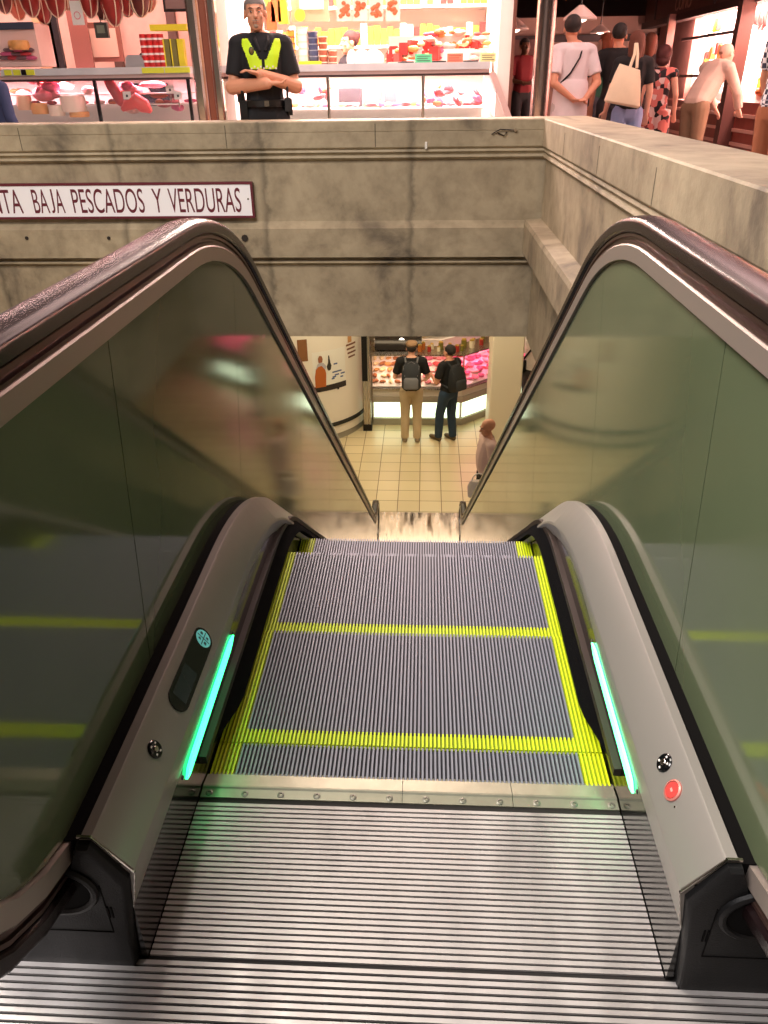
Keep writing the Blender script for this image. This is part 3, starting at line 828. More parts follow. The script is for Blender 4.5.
# ------------------------------------------------------------------ upper hall shell
mb = MB(); mb.box(-9, 9, -4, 24, 4.2, 4.4); struct('ceiling', mb, mat('hall_ceiling', (62, 52, 50), .8))
mb = MB(); mb.box(-9, 9, 23.8, 24, 0, 4.2); struct('wall_far', mb, mat('hall_wall', (120, 92, 84), .8))
mb = MB(); mb.box(-9, 9, -4.2, -4, 0, 4.2); struct('wall_near', mb, mat('hall_wall2', (110, 100, 92), .8))
mb = MB(); mb.box(-9.2, -9, -4, 24, 0, 4.2); struct('wall_side', mb, mat('hall_wall2', (110, 100, 92), .8))
mb = MB(); mb.box(9, 9.2, -4, 24, 0, 4.2); struct('wall_side', mb, mat('hall_wall2', (110, 100, 92), .8))

# ------------------------------------------------------------------ lights
def area(name, loc, size, power, col=(255, 240, 220), rot=(0, 0, 0), sy=None):
    l = bpy.data.lights.new(name, 'AREA'); l.energy = power; l.color = lin(col)
    l.shape = 'RECTANGLE'; l.size = size; l.size_y = sy or size
    o = bpy.data.objects.new(name, l); COL.objects.link(o); o.location = loc; o.rotation_euler = rot
    return o
W_ = SC.world or bpy.data.worlds.new('world'); SC.world = W_; W_.use_nodes = True
W_.node_tree.nodes['Background'].inputs[0].default_value = (*lin((190, 170, 150)), 1); W_.node_tree.nodes['Background'].inputs[1].default_value = .2
area('hall_lamp', (-2.0, -1.5, 4.05), 2.6, 290, (255, 248, 246), sy=1.2)
area('hall_lamp', (-1.9, 1.2, 4.1), 2.5, 290, (255, 242, 228), sy=1.4)
area('hall_lamp', (.5, 5.6, 4.0), 5, 170, (255, 215, 205), sy=2)
area('hall_lamp', (3.0, 7.5, 4.0), 2, 80, (255, 205, 200), sy=3)
area('lower_lamp', (-.4, 9.6, -.62), 3.0, 100, (255, 236, 200), sy=1.6)
area('lower_lamp', (-3.5, 7.5, -.62), 2.0, 30, (255, 236, 200), sy=3)
area('lower_lamp', (3.8, 8.5, -.62), 2.0, 40, (255, 232, 205), sy=3)
area('lower_lamp', (.5, 13.2, -.62), 3.0, 60, (255, 225, 190), sy=.8)
# tube lamps inside the lower case
a, b = seg_pt(0, .5, .2), seg_pt(1, .5, .2)
area('case_lamp', (a[0], a[1], LZ+1.30), 1.5, 9, (255, 210, 180), sy=.15)
o = area('case_lamp', (b[0], b[1], LZ+1.30), 3.6, 30, (255, 120, 165), sy=.15, rot=(0, 0, math.atan2(2.63, 2.8)))
# ================================================================== PEOPLE
def capsule(mb, a, b, ra, rb, n=12):
    a, b = Vector(a), Vector(b); d = b-a; L_ = d.length
    if L_ < 1e-5: mb.ell(a, (ra,)*3, n, 8); return
    d.normalize(); u = d.orthogonal().normalized(); w = d.cross(u)
    secs = []
    for i in range(5):
        t = PI/2*(1-i/4); q = max(math.cos(t), .05)
        secs.append([a - d*ra*math.sin(t) + (u*math.cos(2*PI*k/n)+w*math.sin(2*PI*k/n))*ra*q for k in range(n)])
    for i in range(5):
        t = PI/2*i/4; q = max(math.cos(t), .05)
        secs.append([b + d*rb*math.sin(t) + (u*math.cos(2*PI*k/n)+w*math.sin(2*PI*k/n))*rb*q for k in range(n)])
    mb.loft(secs)
def cone(mb, a, b, ra, rb, n=14, fl=1.):
    """tapered tube with flat ends"""
    a, b = Vector(a), Vector(b); d = (b-a).normalized(); u = d.orthogonal().normalized(); w = d.cross(u)
    mb.loft([[c + (u*math.cos(2*PI*k/n)+w*math.sin(2*PI*k/n))*r for k in range(n)] for c, r in ((a, ra), (b, rb))])
def fuse(els, name, m_, voxel=.009, smooth=3, keep=None, inflate=0.):
    mb = MB()
    for e in els:
        k = e[0]
        if k == 'c': capsule(mb, e[1], e[2], e[3]+inflate, e[4]+inflate)
        elif k == 'k': cone(mb, e[1], e[2], e[3]+inflate, e[4]+inflate)
        elif k == 'e': mb.ell(e[1], tuple(x+inflate for x in e[2]), 16, 12, e[3] if len(e) > 3 else None)
        elif k == 'l':  # loft of ellipses: list of (centre, rx, ry)
            secs = []
            for c, rx, ry in e[1]:
                secs.append([(c[0]+(rx+inflate)*math.cos(2*PI*q/20), c[1]+(ry+inflate)*math.sin(2*PI*q/20), c[2]) for q in range(20)])
            mb.loft(secs)
    me = mb.mesh('tmp', m_)
    o = bpy.data.objects.new('tmp', me); COL.objects.link(o)
    md = o.modifiers.new('r', 'REMESH'); md.mode = 'VOXEL'; md.voxel_size = voxel; md.use_smooth_shade = True
    if smooth:
        ms = o.modifiers.new('s', 'SMOOTH'); ms.factor = .5; ms.iterations = smooth
    bpy.context.view_layer.update()
    dg = bpy.context.evaluated_depsgraph_get()
    out = bpy.data.meshes.new_from_object(o.evaluated_get(dg)); bpy.data.objects.remove(o); bpy.data.meshes.remove(me)
    out.name = name
    if keep:
        bm = bmesh.new(); bm.from_mesh(out)
        bmesh.ops.delete(bm, geom=[v for v in bm.verts if not keep(v.co)], context='VERTS'); bm.to_mesh(out); bm.free()
    out.materials.clear(); out.materials.append(m_)
    for p in out.polygons: p.use_smooth = True
    return out
SKIN = {'light': mat('skin_light', (226, 168, 142), .5), 'tan': mat('skin_tan', (208, 146, 116), .5), 'pale': mat('skin_pale', (232, 186, 164), .5), 'brown': mat('skin_brown', (110, 70, 50), .5)}
def V(*a): return Vector(a)
def person(label, loc, rz, h=1.75, skin='tan', hair=(60, 50, 46), hair_kind='short', torso_lean=0., arms=None, legs=None, head=None,
           top=((20, 20, 22), 'short'), bottom=((30, 30, 34), 'trousers'), shoe=(40, 34, 30), voxel=.009, belly=0., slim=1., name='person', shoes=True, topmat=None, botmat=None, yaw=0., tilt=0., limb=1.):
    """front of the body is -Y before the turn rz"""
    if loc[2] > -1: loc = (loc[0], loc[1], UF)
    root = thing(name, label, 'person', loc, rz, None, h/1.75)
    J = dict(pel=V(0, 0, .96), wst=V(0, .0, 1.08), chs=V(0, 0, 1.30), nck=V(0, .01, 1.47), hed=V(0, -.015, 1.625))
    S = [V(-.185*slim, .005, 1.42), V(.185*slim, .005, 1.42)]
    lean = Matrix.Rotation(torso_lean, 3, 'X')
    def ln(p): return J['pel']+lean @ (p-J['pel'])
    for k in ('wst', 'chs', 'nck', 'hed'): J[k] = ln(J[k])
    S = [ln(s) for s in S]
    if head: J['hed'] = J['hed']+Vector(head)
    A = arms or [[V(-.25, .02, 1.14), V(-.26, -.06, .90)], [V(.25, .02, 1.14), V(.26, -.06, .90)]]
    G = legs or [[V(-.095, 0, .90), V(-.10, -.015, .50), V(-.105, .02, .09), V(-.115, -.13, .04)], [V(.095, 0, .90), V(.10, -.015, .50), V(.105, .02, .09), V(.115, -.13, .04)]]
    body, shirt, trous = [], [], []
    w = slim
    def tl(zs):  # torso rings leaned
        return zs
    rings = [(V(0, 0, .90), .150*w, .105), (V(0, 0, .98), .158*w, .112), (V(0, -.01*belly, 1.08), (.138+.02*belly)*w, .10+.035*belly), (V(0, -.01, 1.20), (.148+.015*belly)*w, .105+.03*belly), (V(0, -.005, 1.32), .165*w, .112), (V(0, 0, 1.40), .160*w, .10), (V(0, .005, 1.455), .10*w, .075)]
    for (a, ra, fa), (b, rb, fb) in zip(rings, rings[1:]):
        # capsules side by side give an elliptical trunk that follows the lean
        A_, B_ = (ln(a) if a.z > .97 else a), ln(b)
        for sx in (-1, -.5, 0, .5, 1):
            oa, ob = V(sx*(ra-fa), 0, 0), V(sx*(rb-fb), 0, 0)
            e = ('c', A_+oa, B_+ob, fa*.98, fb*.98)
            body.append(e)
            if b.z > 1.0: shirt.append(e)
            if b.z < 1.09: trous.append(e)
    body.append(('c', ln(V(0, .012, 1.42)), J['hed']+V(0, .012, -.09), .058, .054))
    for s in (0, 1):
        body += [('c', S[s]+V((.06 if s == 0 else -.06), 0, .01), S[s], .066, .060), ('c', S[s], A[s][0], .054*w+.002, .042), ('c', A[s][0], A[s][1], .042*limb, .028*limb)]
        shirt.append(('c', S[s]+V((.06 if s == 0 else -.06), 0, .01), S[s], .068, .064))
        shirt.append(('c', ln(V(0, .012, 1.43)), S[s], .06, .055))
        e, wr = A[s][:2]
        if top[1] == 'short':
            m_ = S[s].lerp(e, .74); shirt.append(('k', S[s], m_, .060, .058))
        elif top[1] == 'sleeveless': pass
        else:
            shirt += [('c', S[s], e, .062, .050), ('k', e, e.lerp(wr, .93), .052, .042)]
        # hand
        d = (wr-e).normalized(); hp = A[s][2] if len(A[s]) > 2 else None
        hd_ = (Vector(hp).normalized() if hp is not None else d)
        side = hd_.cross(V(0, 0, 1));
        if side.length < .1: side = V(0, 1, 0) if abs(hd_.y) < .5 else V(1, 0, 0)
        side = (side - hd_*side.dot(hd_)).normalized(); nrm = hd_.cross(side)
        pa = wr+hd_*.085
        for q in (-1, 0, 1): body.append(('c', wr+hd_*.01+side*.008*q, pa+side*.024*q, .019, .014))
        for q, ln_ in zip((-1.5, -.5, .5, 1.5), (.062, .074, .078, .066)):
            b0 = pa+side*.0185*q; b1 = b0+hd_*ln_*.5; b2 = b1+(hd_*.75+nrm*.6*(1 if s else -1)).normalized()*ln_*.5
            body += [('c', b0, b1, .0095, .0088), ('c', b1, b2, .0088, .0075)]
        t0 = wr+hd_*.025-side*.028; t1 = t0+(hd_*.7-side*.7).normalized()*.04
        body += [('c', t0, t1, .012, .0105), ('c', t1, t1+hd_*.03, .0105, .009)]
        # leg
        g = G[s]
        body += [('c', g[0], g[1], .088*w, .056), ('c', g[1], g[2], .054, .037), ('c', g[2]+V(0, .01, -.035), g[3], .036, .03), ('c', g[3], g[3]+(g[3]-g[2]).normalized()*.04*V(1, 1, 0).length/1.414, .03, .026)]
        if bottom[1] == 'trousers': trous += [('c', g[0], g[1], .098*w, .072), ('k', g[1], g[2]+V(0, 0, -.02), .072, .060), ('e', g[1], (.072,)*3)]
        elif bottom[1] == 'shorts': trous += [('k', g[0], g[0].lerp(g[1], .85), .10*w, .088)]
        elif bottom[1] == 'dress': trous += [('k', g[0]+V(0, 0, .05), g[1], .12*w, .13)]
    # head
    Rh = Matrix.Rotation(yaw, 3, 'Z') @ Matrix.Rotation(tilt, 3, 'X'); H = J['hed']
    def hp_(x, y, z): return H+Rh @ V(x, y, z)
    HS = 1.10
    def hp_(x, y, z): return H+Rh @ V(x*HS, y*1.06, z*1.04)
    hd = [('e', hp_(0, .018, .030), (.082, .098, .088), Rh), ('e', hp_(0, -.025, -.035), (.064, .070, .084), Rh), ('e', hp_(0, -.060, -.088), (.034, .026, .024), Rh),
          ('c', hp_(0, -.086, .012), hp_(0, -.106, -.022), .009, .014), ('c', hp_(-.028, -.075, .030), hp_(.028, -.075, .030), .012, .012),
          ('c', hp_(-.012, -.088, -.055), hp_(.012, -.088, -.055), .009, .009), ('c', hp_(-.012, -.087, -.068), hp_(.012, -.087, -.068), .008, .008),
          ('e', hp_(-.076, .005, -.008), (.010, .020, .032), Rh), ('e', hp_(.076, .005, -.008), (.010, .020, .032), Rh),
          ('e', hp_(-.036, -.062, -.018), (.02, .02, .02), Rh), ('e', hp_(.036, -.062, -.018), (.02, .02, .02), Rh)]
    body += hd
    link('body', fuse(body, 'body', SKIN[skin], voxel*.75, 2), root)
    # eyes and brows
    for s in (-1, 1):
        mb = MB(); mb.ell(hp_(s*.030, -.079, .010), (.0105, .008, .0055), 10, 6, Rh); o = mb.build('eye', mat('eye_white', (190, 176, 166), .3), root, True)
        MB().ell(hp_(s*.030, -.087, .010), (.0056, .003, .0052), 8, 6, Rh).build('iris', mat('iris_dark', (40, 28, 22), .3), o, True)
        mb = MB(); mb.tube([hp_(s*.045, -.076, .030), hp_(s*.03, -.087, .035), hp_(s*.016, -.087, .031)], [.003, .0045, .003], 6); mb.build('eyebrow', mat('brow', (70, 52, 44), .8), root, True)
    MB().tube([hp_(-.022, -.092, -.0605), hp_(0, -.099, -.0610), hp_(.022, -.092, -.0605)], [.002, .003, .002], 6).build('mouth', mat('lip', (160, 100, 84), .5), root, True)
    # hair
    hm = mat('hair_%d_%d_%d' % hair, hair, .75, bump=.5, nscale=120)
    if hair_kind != 'bald':
        els = [('e', hp_(0, .026, .040), (.090, .104, .092), Rh)]
        fr = -.035
        if hair_kind == 'bun': els += [('e', hp_(0, .11, .075), (.045, .04, .045), Rh)]
        if hair_kind == 'long': els += [('c', hp_(0, .06, .0), hp_(0, .075, -.12), .075, .055), ('c', hp_(-.05, .04, 0), hp_(-.055, .05, -.12), .045, .035), ('c', hp_(.05, .04, 0), hp_(.055, .05, -.12), .045, .035)]
        if hair_kind == 'afro': els = [('e', hp_(0, .04, .05), (.115, .125, .12), Rh), ('e', hp_(0, .07, -.03), (.10, .08, .08), Rh)]
        iR = Rh.inverted()
        def keep(c):
            q = iR @ (Vector(c)-H)
            if hair_kind in ('short', 'grey_short', 'bun'): 
                return q.z > .058 or (q.y > .0 and q.z > -.045 and not (q.y < .03 and q.z < .01)) or (q.y > -.035 and q.z > .02)
            return q.z > .045 or q.y > .0
        link('hair', fuse(els, 'hair', hm, .009, 2, keep), root)
    elif hair_kind == 'bald':
        iR = Rh.inverted()
        def keepb(c):
            q = iR @ (Vector(c)-H); return q.y > .0 and -.05 < q.z < .03
        link('hair', fuse([('e', hp_(0, .024, .028), (.078, .092, .080), Rh)], 'hair', hm, .009, 2, keepb), root)
    tm = topmat or mat('cloth_%d_%d_%d' % top[0], top[0], .85, noise=.08, nscale=6, bump=.25)
    bmt = botmat or mat('cloth_%d_%d_%d' % bottom[0], bottom[0], .85, noise=.08, nscale=6, bump=.25)
    fl = (lambda c: (Vector(c)-ln(V(0, 0, 1.47))).dot(lean @ V(0, 0, 1)) < .035)
    link('shirt', fuse(shirt, 'shirt', tm, .011, 3, fl, inflate=.012), root)
    link({'trousers': 'trousers', 'shorts': 'shorts', 'dress': 'skirt'}[bottom[1]], fuse(trous, 'trousers', bmt, .012, 3, None, inflate=.009), root)
    if shoes:
        for s in (0, 1):
            g = G[s]; t = g[3]+(g[3]-g[2]).normalized()*.02
            els = [('c', V(g[2].x, g[2].y+.02, g[2].z-.045), V(g[3].x, g[3].y, g[3].z), .045, .038), ('c', g[3], V(g[3].x, g[3].y-.03, g[3].z-.003), .038, .034)]
            zmin = g[3].z-.04
            link('shoe', fuse(els, 'shoe', mat('shoe_%d_%d_%d' % shoe, shoe, .6), .010, 2, None, inflate=.004), root)
    root['_J'] = 0
    del root['_J']
    return root, J, S, hp_

# --- policeman behind the parapet
px = at(262, 60, 5.68)
pol, J, S, hp_ = person('grey-haired policeman with folded arms in black uniform and yellow chest panel behind the parapet', (px.x, 5.68, 0), R(14), 1.69, 'tan', (112, 104, 100), 'short',
    arms=[[V(-.255, -.03, 1.13), V(.015, -.225, 1.15), V(1, -.03, .05)], [V(.255, -.03, 1.13), V(-.03, -.185, 1.215), V(-1, -.02, .25)]],
    top=((17, 17, 22), 'short'), bottom=((20, 21, 26), 'trousers'), voxel=.008, belly=.35, slim=.98, yaw=R(-4), limb=1.4, head=(-.025, 0, 0))
HV = mat('fluorescent_yellow', (206, 246, 40), .55, emit=None)
rings = [(V(0, -.005, 1.24), .166, .122), (V(0, -.005, 1.34), .178, .126), (V(0, 0, 1.40), .172, .115), (V(0, .005, 1.46), .115, .09)]
els = []
for (a, ra, fa), (b, rb, fb) in zip(rings, rings[1:]):
    for sx in (-1, -.5, 0, .5, 1): els.append(('c', a+V(sx*(ra-fa), 0, 0), b+V(sx*(rb-fb), 0, 0), fa, fb))
for s in (0, 1): els.append(('c', V(0, .012, 1.43), S[s], .065, .060))
def hv_keep(c):
    x, y, z = c
    if y > -.01: return False
    vneck = abs(x) < .045+(z-1.36)*.55 if z > 1.32 else abs(x) < .012
    return 1.245 < z < 1.463 and abs(x) < (.155 if z > 1.40 else .105+(z-1.245)*.30) and not vneck
link('chest_panel', fuse(els, 'chest_panel', HV, .008, 3, hv_keep, inflate=.013), pol)
mb = MB(); mb.ell((-.085, -.137, 1.375), (.021, .006, .029), 14, 8); o = mb.build('badge', mat('badge_dark', (60, 66, 36), .5), pol, True)
mb = MB(); mb.ell((-.085, -.142, 1.375), (.012, .004, .018), 12, 8); mb.build('badge_crest', mat('badge_brown', (110, 90, 40), .5), o, True)
mb = MB()
for i in range(9): mb.box(-.10+.024*i, -.088+.024*i, -.152+.001*abs(i-4), -.146+.001*abs(i-4), 1.250+.012*(i % 2), 1.262+.012*(i % 2))
mb.build('check_band', WHITE, pol)
mb = MB(); 
for z, n_ in ((1.005, 0), ):
    secs = [[(x*math.cos(2*PI*k_/28), y*math.sin(2*PI*k_/28), zz) for k_ in range(28)] for zz, x, y in ((.985, .178, .150), (.987, .187, .158), (1.033, .187, .158), (1.035, .178, .150))]
    mb.loft(secs)
belt = mb.build('belt', mat('belt_leather', (14, 14, 15), .35), pol, True)
MB().box(-.02, .02, -.166, -.156, .990, 1.030).build('buckle', CHROME, belt)
mb = MB(); mb.box(-.215, -.155, -.09, -.01, .86, 1.03); mb.box(-.225, -.165, -.07, -.03, 1.02, 1.10); mb.tube([(-.19, -.08, 1.05), (-.185, -.12, 1.10), (-.18, -.10, 1.14)], .012, 8)
mb.build('holster', mat('belt_leather', (14, 14, 15), .35), belt)
mb = MB(); mb.box(.15, .20, -.13, -.08, .95, 1.05); mb.tube([(.175, -.11, 1.05), (.178, -.11, 1.13)], .010, 8); mb.box(.18, .215, -.07, -.01, .92, 1.04)
mb.build('radio_pouch', mat('radio_black', (26, 26, 28), .5), belt)
mb = MB(); mb.tube([(-.052, -.062, 1.475), (-.050, -.10, 1.44), (-.02, -.125, 1.375)], [.016, .018, .010], 8); mb.tube([(.052, -.062, 1.475), (.050, -.10, 1.44), (.02, -.125, 1.375)], [.016, .018, .010], 8); mb.tube([(-.06, -.05, 1.475), (-.055, .05, 1.495), (.055, .05, 1.495), (.06, -.05, 1.475)], .017, 8)
mb.build('collar', mat('collar_black', (16, 16, 20), .8), pol, True)
mb = MB(); mb.box(-.205, -.125, -.035, .035, 1.475, 1.485); mb.box(.125, .205, -.035, .035, 1.475, 1.485); mb.build('epaulette', mat('epaulette_bronze', (70, 54, 44), .6), pol)
mb = MB(); mb.ell(hp_(0, -.086, -.078), (.020, .012, .016), 10, 6); mb.tube([hp_(-.024, -.092, -.048), hp_(0, -.103, -.044), hp_(.024, -.092, -.048)], [.003, .006, .003], 6)
mb.build('beard', mat('grey_beard', (168, 140, 122), .9), pol, True)

# --- man in white shirt, hands joined behind his back
p = at(573, 60, 8.0)
back = PI
wm, J, S, _ = person('man in loose white T-shirt with black shoulder strap, hands clasped behind his back', (p.x, 8.0, .0), back+R(22), 1.67, 'tan', (34, 28, 26), 'short',
    arms=[[V(-.27, .10, 1.13), V(-.07, .20, .97), V(.8, .25, -.1)], [V(.27, .10, 1.13), V(.07, .20, .97), V(-.8, .25, -.1)]],
    top=((226, 214, 216), 'short'), bottom=((196, 186, 184), 'trousers'), belly=.9, slim=1.08, voxel=.009, yaw=R(-25), head=(.035, 0, 0))
MB().tube([V(-.10, -.10, 1.47), V(-.08, .05, 1.49), V(0, .135, 1.36), V(.10, .14, 1.22), (.17, .06, 1.12)], .010, 6).build('shoulder_strap', BLACK, wm, True)
mb = MB(); mb.loft([[(x*math.cos(2*PI*k_/24), .01+y*math.sin(2*PI*k_/24), z) for k_ in range(24)] for z, x, y in ((.80, .205, .185), (.95, .200, .180), (1.12, .19, .165), (1.16, .17, .14))])
mb.build('shirt_hem', mat('cloth_226_214_216', (226, 214, 216), .85), wm, True)
mb = MB(); mb.ell(V(-.02, -.10, 1.56), (.05, .035, .045), 12, 8); mb.build('face_mask', mat('mask_white', (230, 222, 220), .7), wm, True)

# --- pair in black
p = at(617, 70, 8.9)
person('tall dark-haired man in black T-shirt standing close behind the woman with the tote bag', (p.x, 8.9, 0), back-R(10), 1.64, 'tan', (28, 22, 20), 'short', top=((14, 13, 15), 'short'), bottom=((30, 30, 36), 'trousers'), slim=1.02, head=(.02, 0, 0))
p = at(634, 70, 8.0)
wb, J, S, _ = person('woman in black top and light blue jeans with long brown hair carrying a tote bag', (p.x, 8.05, 0), back+R(5), 1.53, 'light', (92, 48, 32), 'long', top=((14, 13, 15), 'short'), bottom=((136, 150, 190), 'trousers'), slim=.92,
    arms=[[V(-.23, .02, 1.14), V(-.25, -.05, .90)], [V(.235, .02, 1.14), V(.24, -.10, .93)]])
tb = thing('tote_bag', 'cream cloth tote bag hanging from the shoulder of the woman in black', 'bag', (at(625, 105, 7.78).x, 7.78, UF-.06))
CANV = mat('cream_canvas', (236, 216, 186), .8, noise=.06, nscale=8, bump=.3)
mb = MB()
secs = []
for z, w_, d_ in ((.93, .17, .02), (.95, .185, .045), (1.05, .165, .06), (1.18, .135, .045), (1.27, .105, .02)):
    secs.append([(w_*math.cos(2*PI*k_/20)*(1 if abs(math.cos(2*PI*k_/20)) < .9 else 1.0)-(1.27-z)*.10, d_*math.sin(2*PI*k_/20), z+.03*math.cos(2*PI*k_/20)*(-1)) for k_ in range(20)])
mb.loft(secs); mb.build('bag_body', CANV, tb, True)
mb = MB(); mb.tube([(.0, .0, 1.26), (.035, .02, 1.38), (.045, .07, 1.47)], .015, 8); mb.tube([(.07, .0, 1.26), (.065, .02, 1.38), (.055, .07, 1.47)], .015, 8); mb.build('bag_strap', CANV, tb, True)

# --- woman in patterned dress
def pattern_mat():
    m = bpy.data.materials.new('floral_print'); m.use_nodes = True; nt = m.node_tree; b = nt.nodes['Principled BSDF']
    tc = nt.nodes.new('ShaderNodeTexCoord'); v = nt.nodes.new('ShaderNodeTexVoronoi'); v.inputs['Scale'].default_value = 14
    r = nt.nodes.new('ShaderNodeValToRGB'); r.color_ramp.interpolation = 'CONSTANT'; e = r.color_ramp.elements
    e[0].position = 0; e[0].color = (*lin((34, 24, 28)), 1); e[1].position = .35; e[1].color = (*lin((214, 120, 110)), 1)
    k = e.new(.6); k.color = (*lin((226, 196, 190)), 1); k = e.new(.8); k.color = (*lin((120, 50, 56)), 1)
    nt.links.new(tc.outputs['Object'], v.inputs[0]); nt.links.new(v.outputs['Color'], r.inputs[0]); nt.links.new(r.outputs[0], b.inputs[0]); b.inputs['Roughness'].default_value = .8
    return m
FLO = pattern_mat()
def check_mat():
    m = bpy.data.materials.new('checked_cloth'); m.use_nodes = True; nt = m.node_tree; b = nt.nodes['Principled BSDF']
    tc = nt.nodes.new('ShaderNodeTexCoord'); v = nt.nodes.new('ShaderNodeTexChecker'); v.inputs['Scale'].default_value = 26
    v.inputs[1].default_value = (*lin((230, 225, 228)), 1); v.inputs[2].default_value = (*lin((44, 46, 66)), 1)
    nt.links.new(tc.outputs['Object'], v.inputs[0]); nt.links.new(v.outputs[0], b.inputs[0]); b.inputs['Roughness'].default_value = .8
    return m
p = at(659, 90, 9.6)
person('woman in pink and black patterned dress with a big head of frizzy hair', (p.x, 9.6, 0), back-R(20), 1.42, 'light', (72, 28, 26), 'afro', top=((120, 60, 64), 'sleeveless'), bottom=((120, 60, 64), 'dress'), topmat=FLO, botmat=FLO, slim=.95)
# --- old man bending towards the stall
p = at(707, 90, 9.0)
person('stooping old man in loose pale beige shirt and khaki trousers leaning towards the stall', (p.x-.1, 9.0, 0), back-R(62), 1.56, 'pale', (150, 100, 84), 'bald', torso_lean=R(34), top=((206, 176, 160), 'long'), bottom=((128, 100, 76), 'trousers'), belly=1.1, slim=1.1,
    arms=[[V(-.25, -.42, 1.08), V(-.2, -.56, .88)], [V(.25, -.42, 1.08), V(.2, -.56, .88)]])
# --- person in checked shirt at the right border
p = at(772, 90, 5.9)
person('person in blue and white checked shirt at the right border beside the bright stall', (p.x+.08, 5.9, 0), back-R(70), 1.66, 'tan', (60, 40, 34), 'short', top=((120, 120, 150), 'short'), bottom=((150, 90, 60), 'trousers'), topmat=check_mat(),
    arms=[[V(-.26, -.02, 1.16), V(-.26, -.12, .92)], [V(.26, -.02, 1.16), V(.26, -.12, .92)]])
# --- people further back
p = at(522, 90, 13.5)
person('man in red shirt with dark trousers standing far back in the dark aisle', (p.x, 13.5, 0), R(15), 1.70, 'brown', (30, 24, 22), 'short', top=((112, 12, 20), 'short'), bottom=((22, 18, 20), 'trousers'), voxel=.012,
    arms=[[V(-.25, -.02, 1.14), V(-.08, -.20, 1.10), V(1, 0, 0)], [V(.25, -.02, 1.14), V(.08, -.22, 1.08), V(-1, 0, 0)]])
p = at(604, 60, 10.5)
person('woman in a green top seen between the white shirt man and the couple', (p.x, 10.5, 0), back+R(40), 1.62, 'pale', (120, 60, 30), 'long', top=((40, 90, 70), 'short'), bottom=((60, 60, 70), 'trousers'), voxel=.012)
p = at(650, 45, 10.6)
person('orange-haired shopper beyond the frizzy-haired woman', (p.x, 10.6, 0), back, 1.62, 'light', (104, 54, 34), 'long', top=((40, 30, 34), 'short'), bottom=((60, 40, 40), 'trousers'), voxel=.012)
p = at(4, 95, 6.2)
person('shopper in navy jacket at the left border in front of the ham stall', (p.x-.08, 6.2, 0), back-R(35), 1.36, 'tan', (40, 30, 30), 'short', top=((52, 58, 92), 'long'), bottom=((24, 26, 34), 'trousers'))
# sellers behind the counters
p = at(350, 45, 8.6)
person('dark-haired saleswoman in black top behind the white right-hand stall counter', (p.x, 8.6, 0), R(-60), 1.60, 'light', (70, 28, 28), 'bun', top=((24, 22, 38), 'short'), bottom=((30, 30, 34), 'trousers'), slim=.92,
    arms=[[V(-.27, -.10, 1.18), V(-.28, -.34, 1.13)], [V(.24, -.15, 1.2), V(.10, -.38, 1.15)]])
p = at(131, 52, 8.7)
person('red-haired seller bending low behind the left stall counter', (p.x, 8.7, 0), R(20), 1.40, 'light', (150, 66, 40), 'short', top=((90, 60, 60), 'short'), bottom=((40, 30, 34), 'trousers'))

# --- lower floor
p = atz(411, 441, LZ)
bm_, J, S, _ = person('man with grey rucksack, black T-shirt and beige trousers facing the lower meat counter', (p.x, p.y, LZ), back, 1.80, 'light', (40, 32, 28), 'short', top=((16, 16, 17), 'short'), bottom=((196, 174, 140), 'trousers'), shoe=(150, 132, 108), head=(0, -.01, .0),
    arms=[[V(-.27, -.02, 1.15), V(-.24, -.22, 1.03)], [V(.27, -.04, 1.14), V(.16, -.26, 1.1)]])
# cap on his head
cp = thing('cap', 'tan cap with dark brim on the head of the man with the grey rucksack', 'cap', (p.x, p.y, LZ), back, None, 1.8/1.75)
def backpack(label, p, rz, sc, col, col2, z0=1.02):
    b = thing('rucksack', label, 'rucksack', (p.x, p.y, LZ), rz, None, sc)
    secs = []
    for z, w_, y0, y1 in ((z0, .13, .14, .24), (z0+.03, .15, .14, .29), (z0+.16, .155, .14, .30), (z0+.30, .145, .14, .27), (z0+.40, .115, .14, .22), (z0+.44, .07, .13, .18)):
        secs.append([(x, y, z) for x, y in ((-w_, y0), (w_, y0), (w_, y0+(y1-y0)*.6), (w_*.8, y1), (-w_*.8, y1), (-w_, y0+(y1-y0)*.6))])
    MB().loft(secs).build('main_bag', mat('bag_%d' % col[0], col, .8, bump=.2), b, True, 60)
    secs = []
    for z, w_, y1 in ((z0+.02, .10, .29), (z0+.04, .12, .325), (z0+.18, .12, .325), (z0+.22, .10, .295)):
        secs.append([(x, y, z) for x, y in ((-w_, .25), (w_, .25), (w_, y1-.02), (w_*.85, y1), (-w_*.85, y1), (-w_, y1-.02))])
    MB().loft(secs).build('front_pocket', mat('bag_%d' % col2[0], col2, .8), b, True, 60)
    for s in (-1, 1):
        MB().tube([(s*.09, .14, z0+.42), (s*.105, .06, 1.50), (s*.12, -.07, 1.45), (s*.13, -.135, 1.33), (s*.145, -.12, 1.18), (s*.15, .0, 1.09), (s*.14, .14, z0+.06)], .016, 8).build('shoulder_strap', mat('bag_%d' % col2[0], col2, .8), b, True)
    MB().tube([(-.10, .285, z0+.24), (-.13, .20, z0+.38), (0, .19, z0+.455), (.13, .20, z0+.38), (.10, .285, z0+.24)], .006, 6).build('zip_piping', mat('bag_%d' % col2[0], col2, .8), b, True)
    return b
backpack('dark rucksack with grey straps on the back of the man in beige trousers', p, back, 1.80/1.75, (38, 40, 44), (104, 102, 104))
mb = MB(); mb.ell((0, .01, 1.715), (.098, .112, .055), 16, 8); mb.build('cap_crown', mat('cap_tan', (150, 116, 84), .8), cp, True)
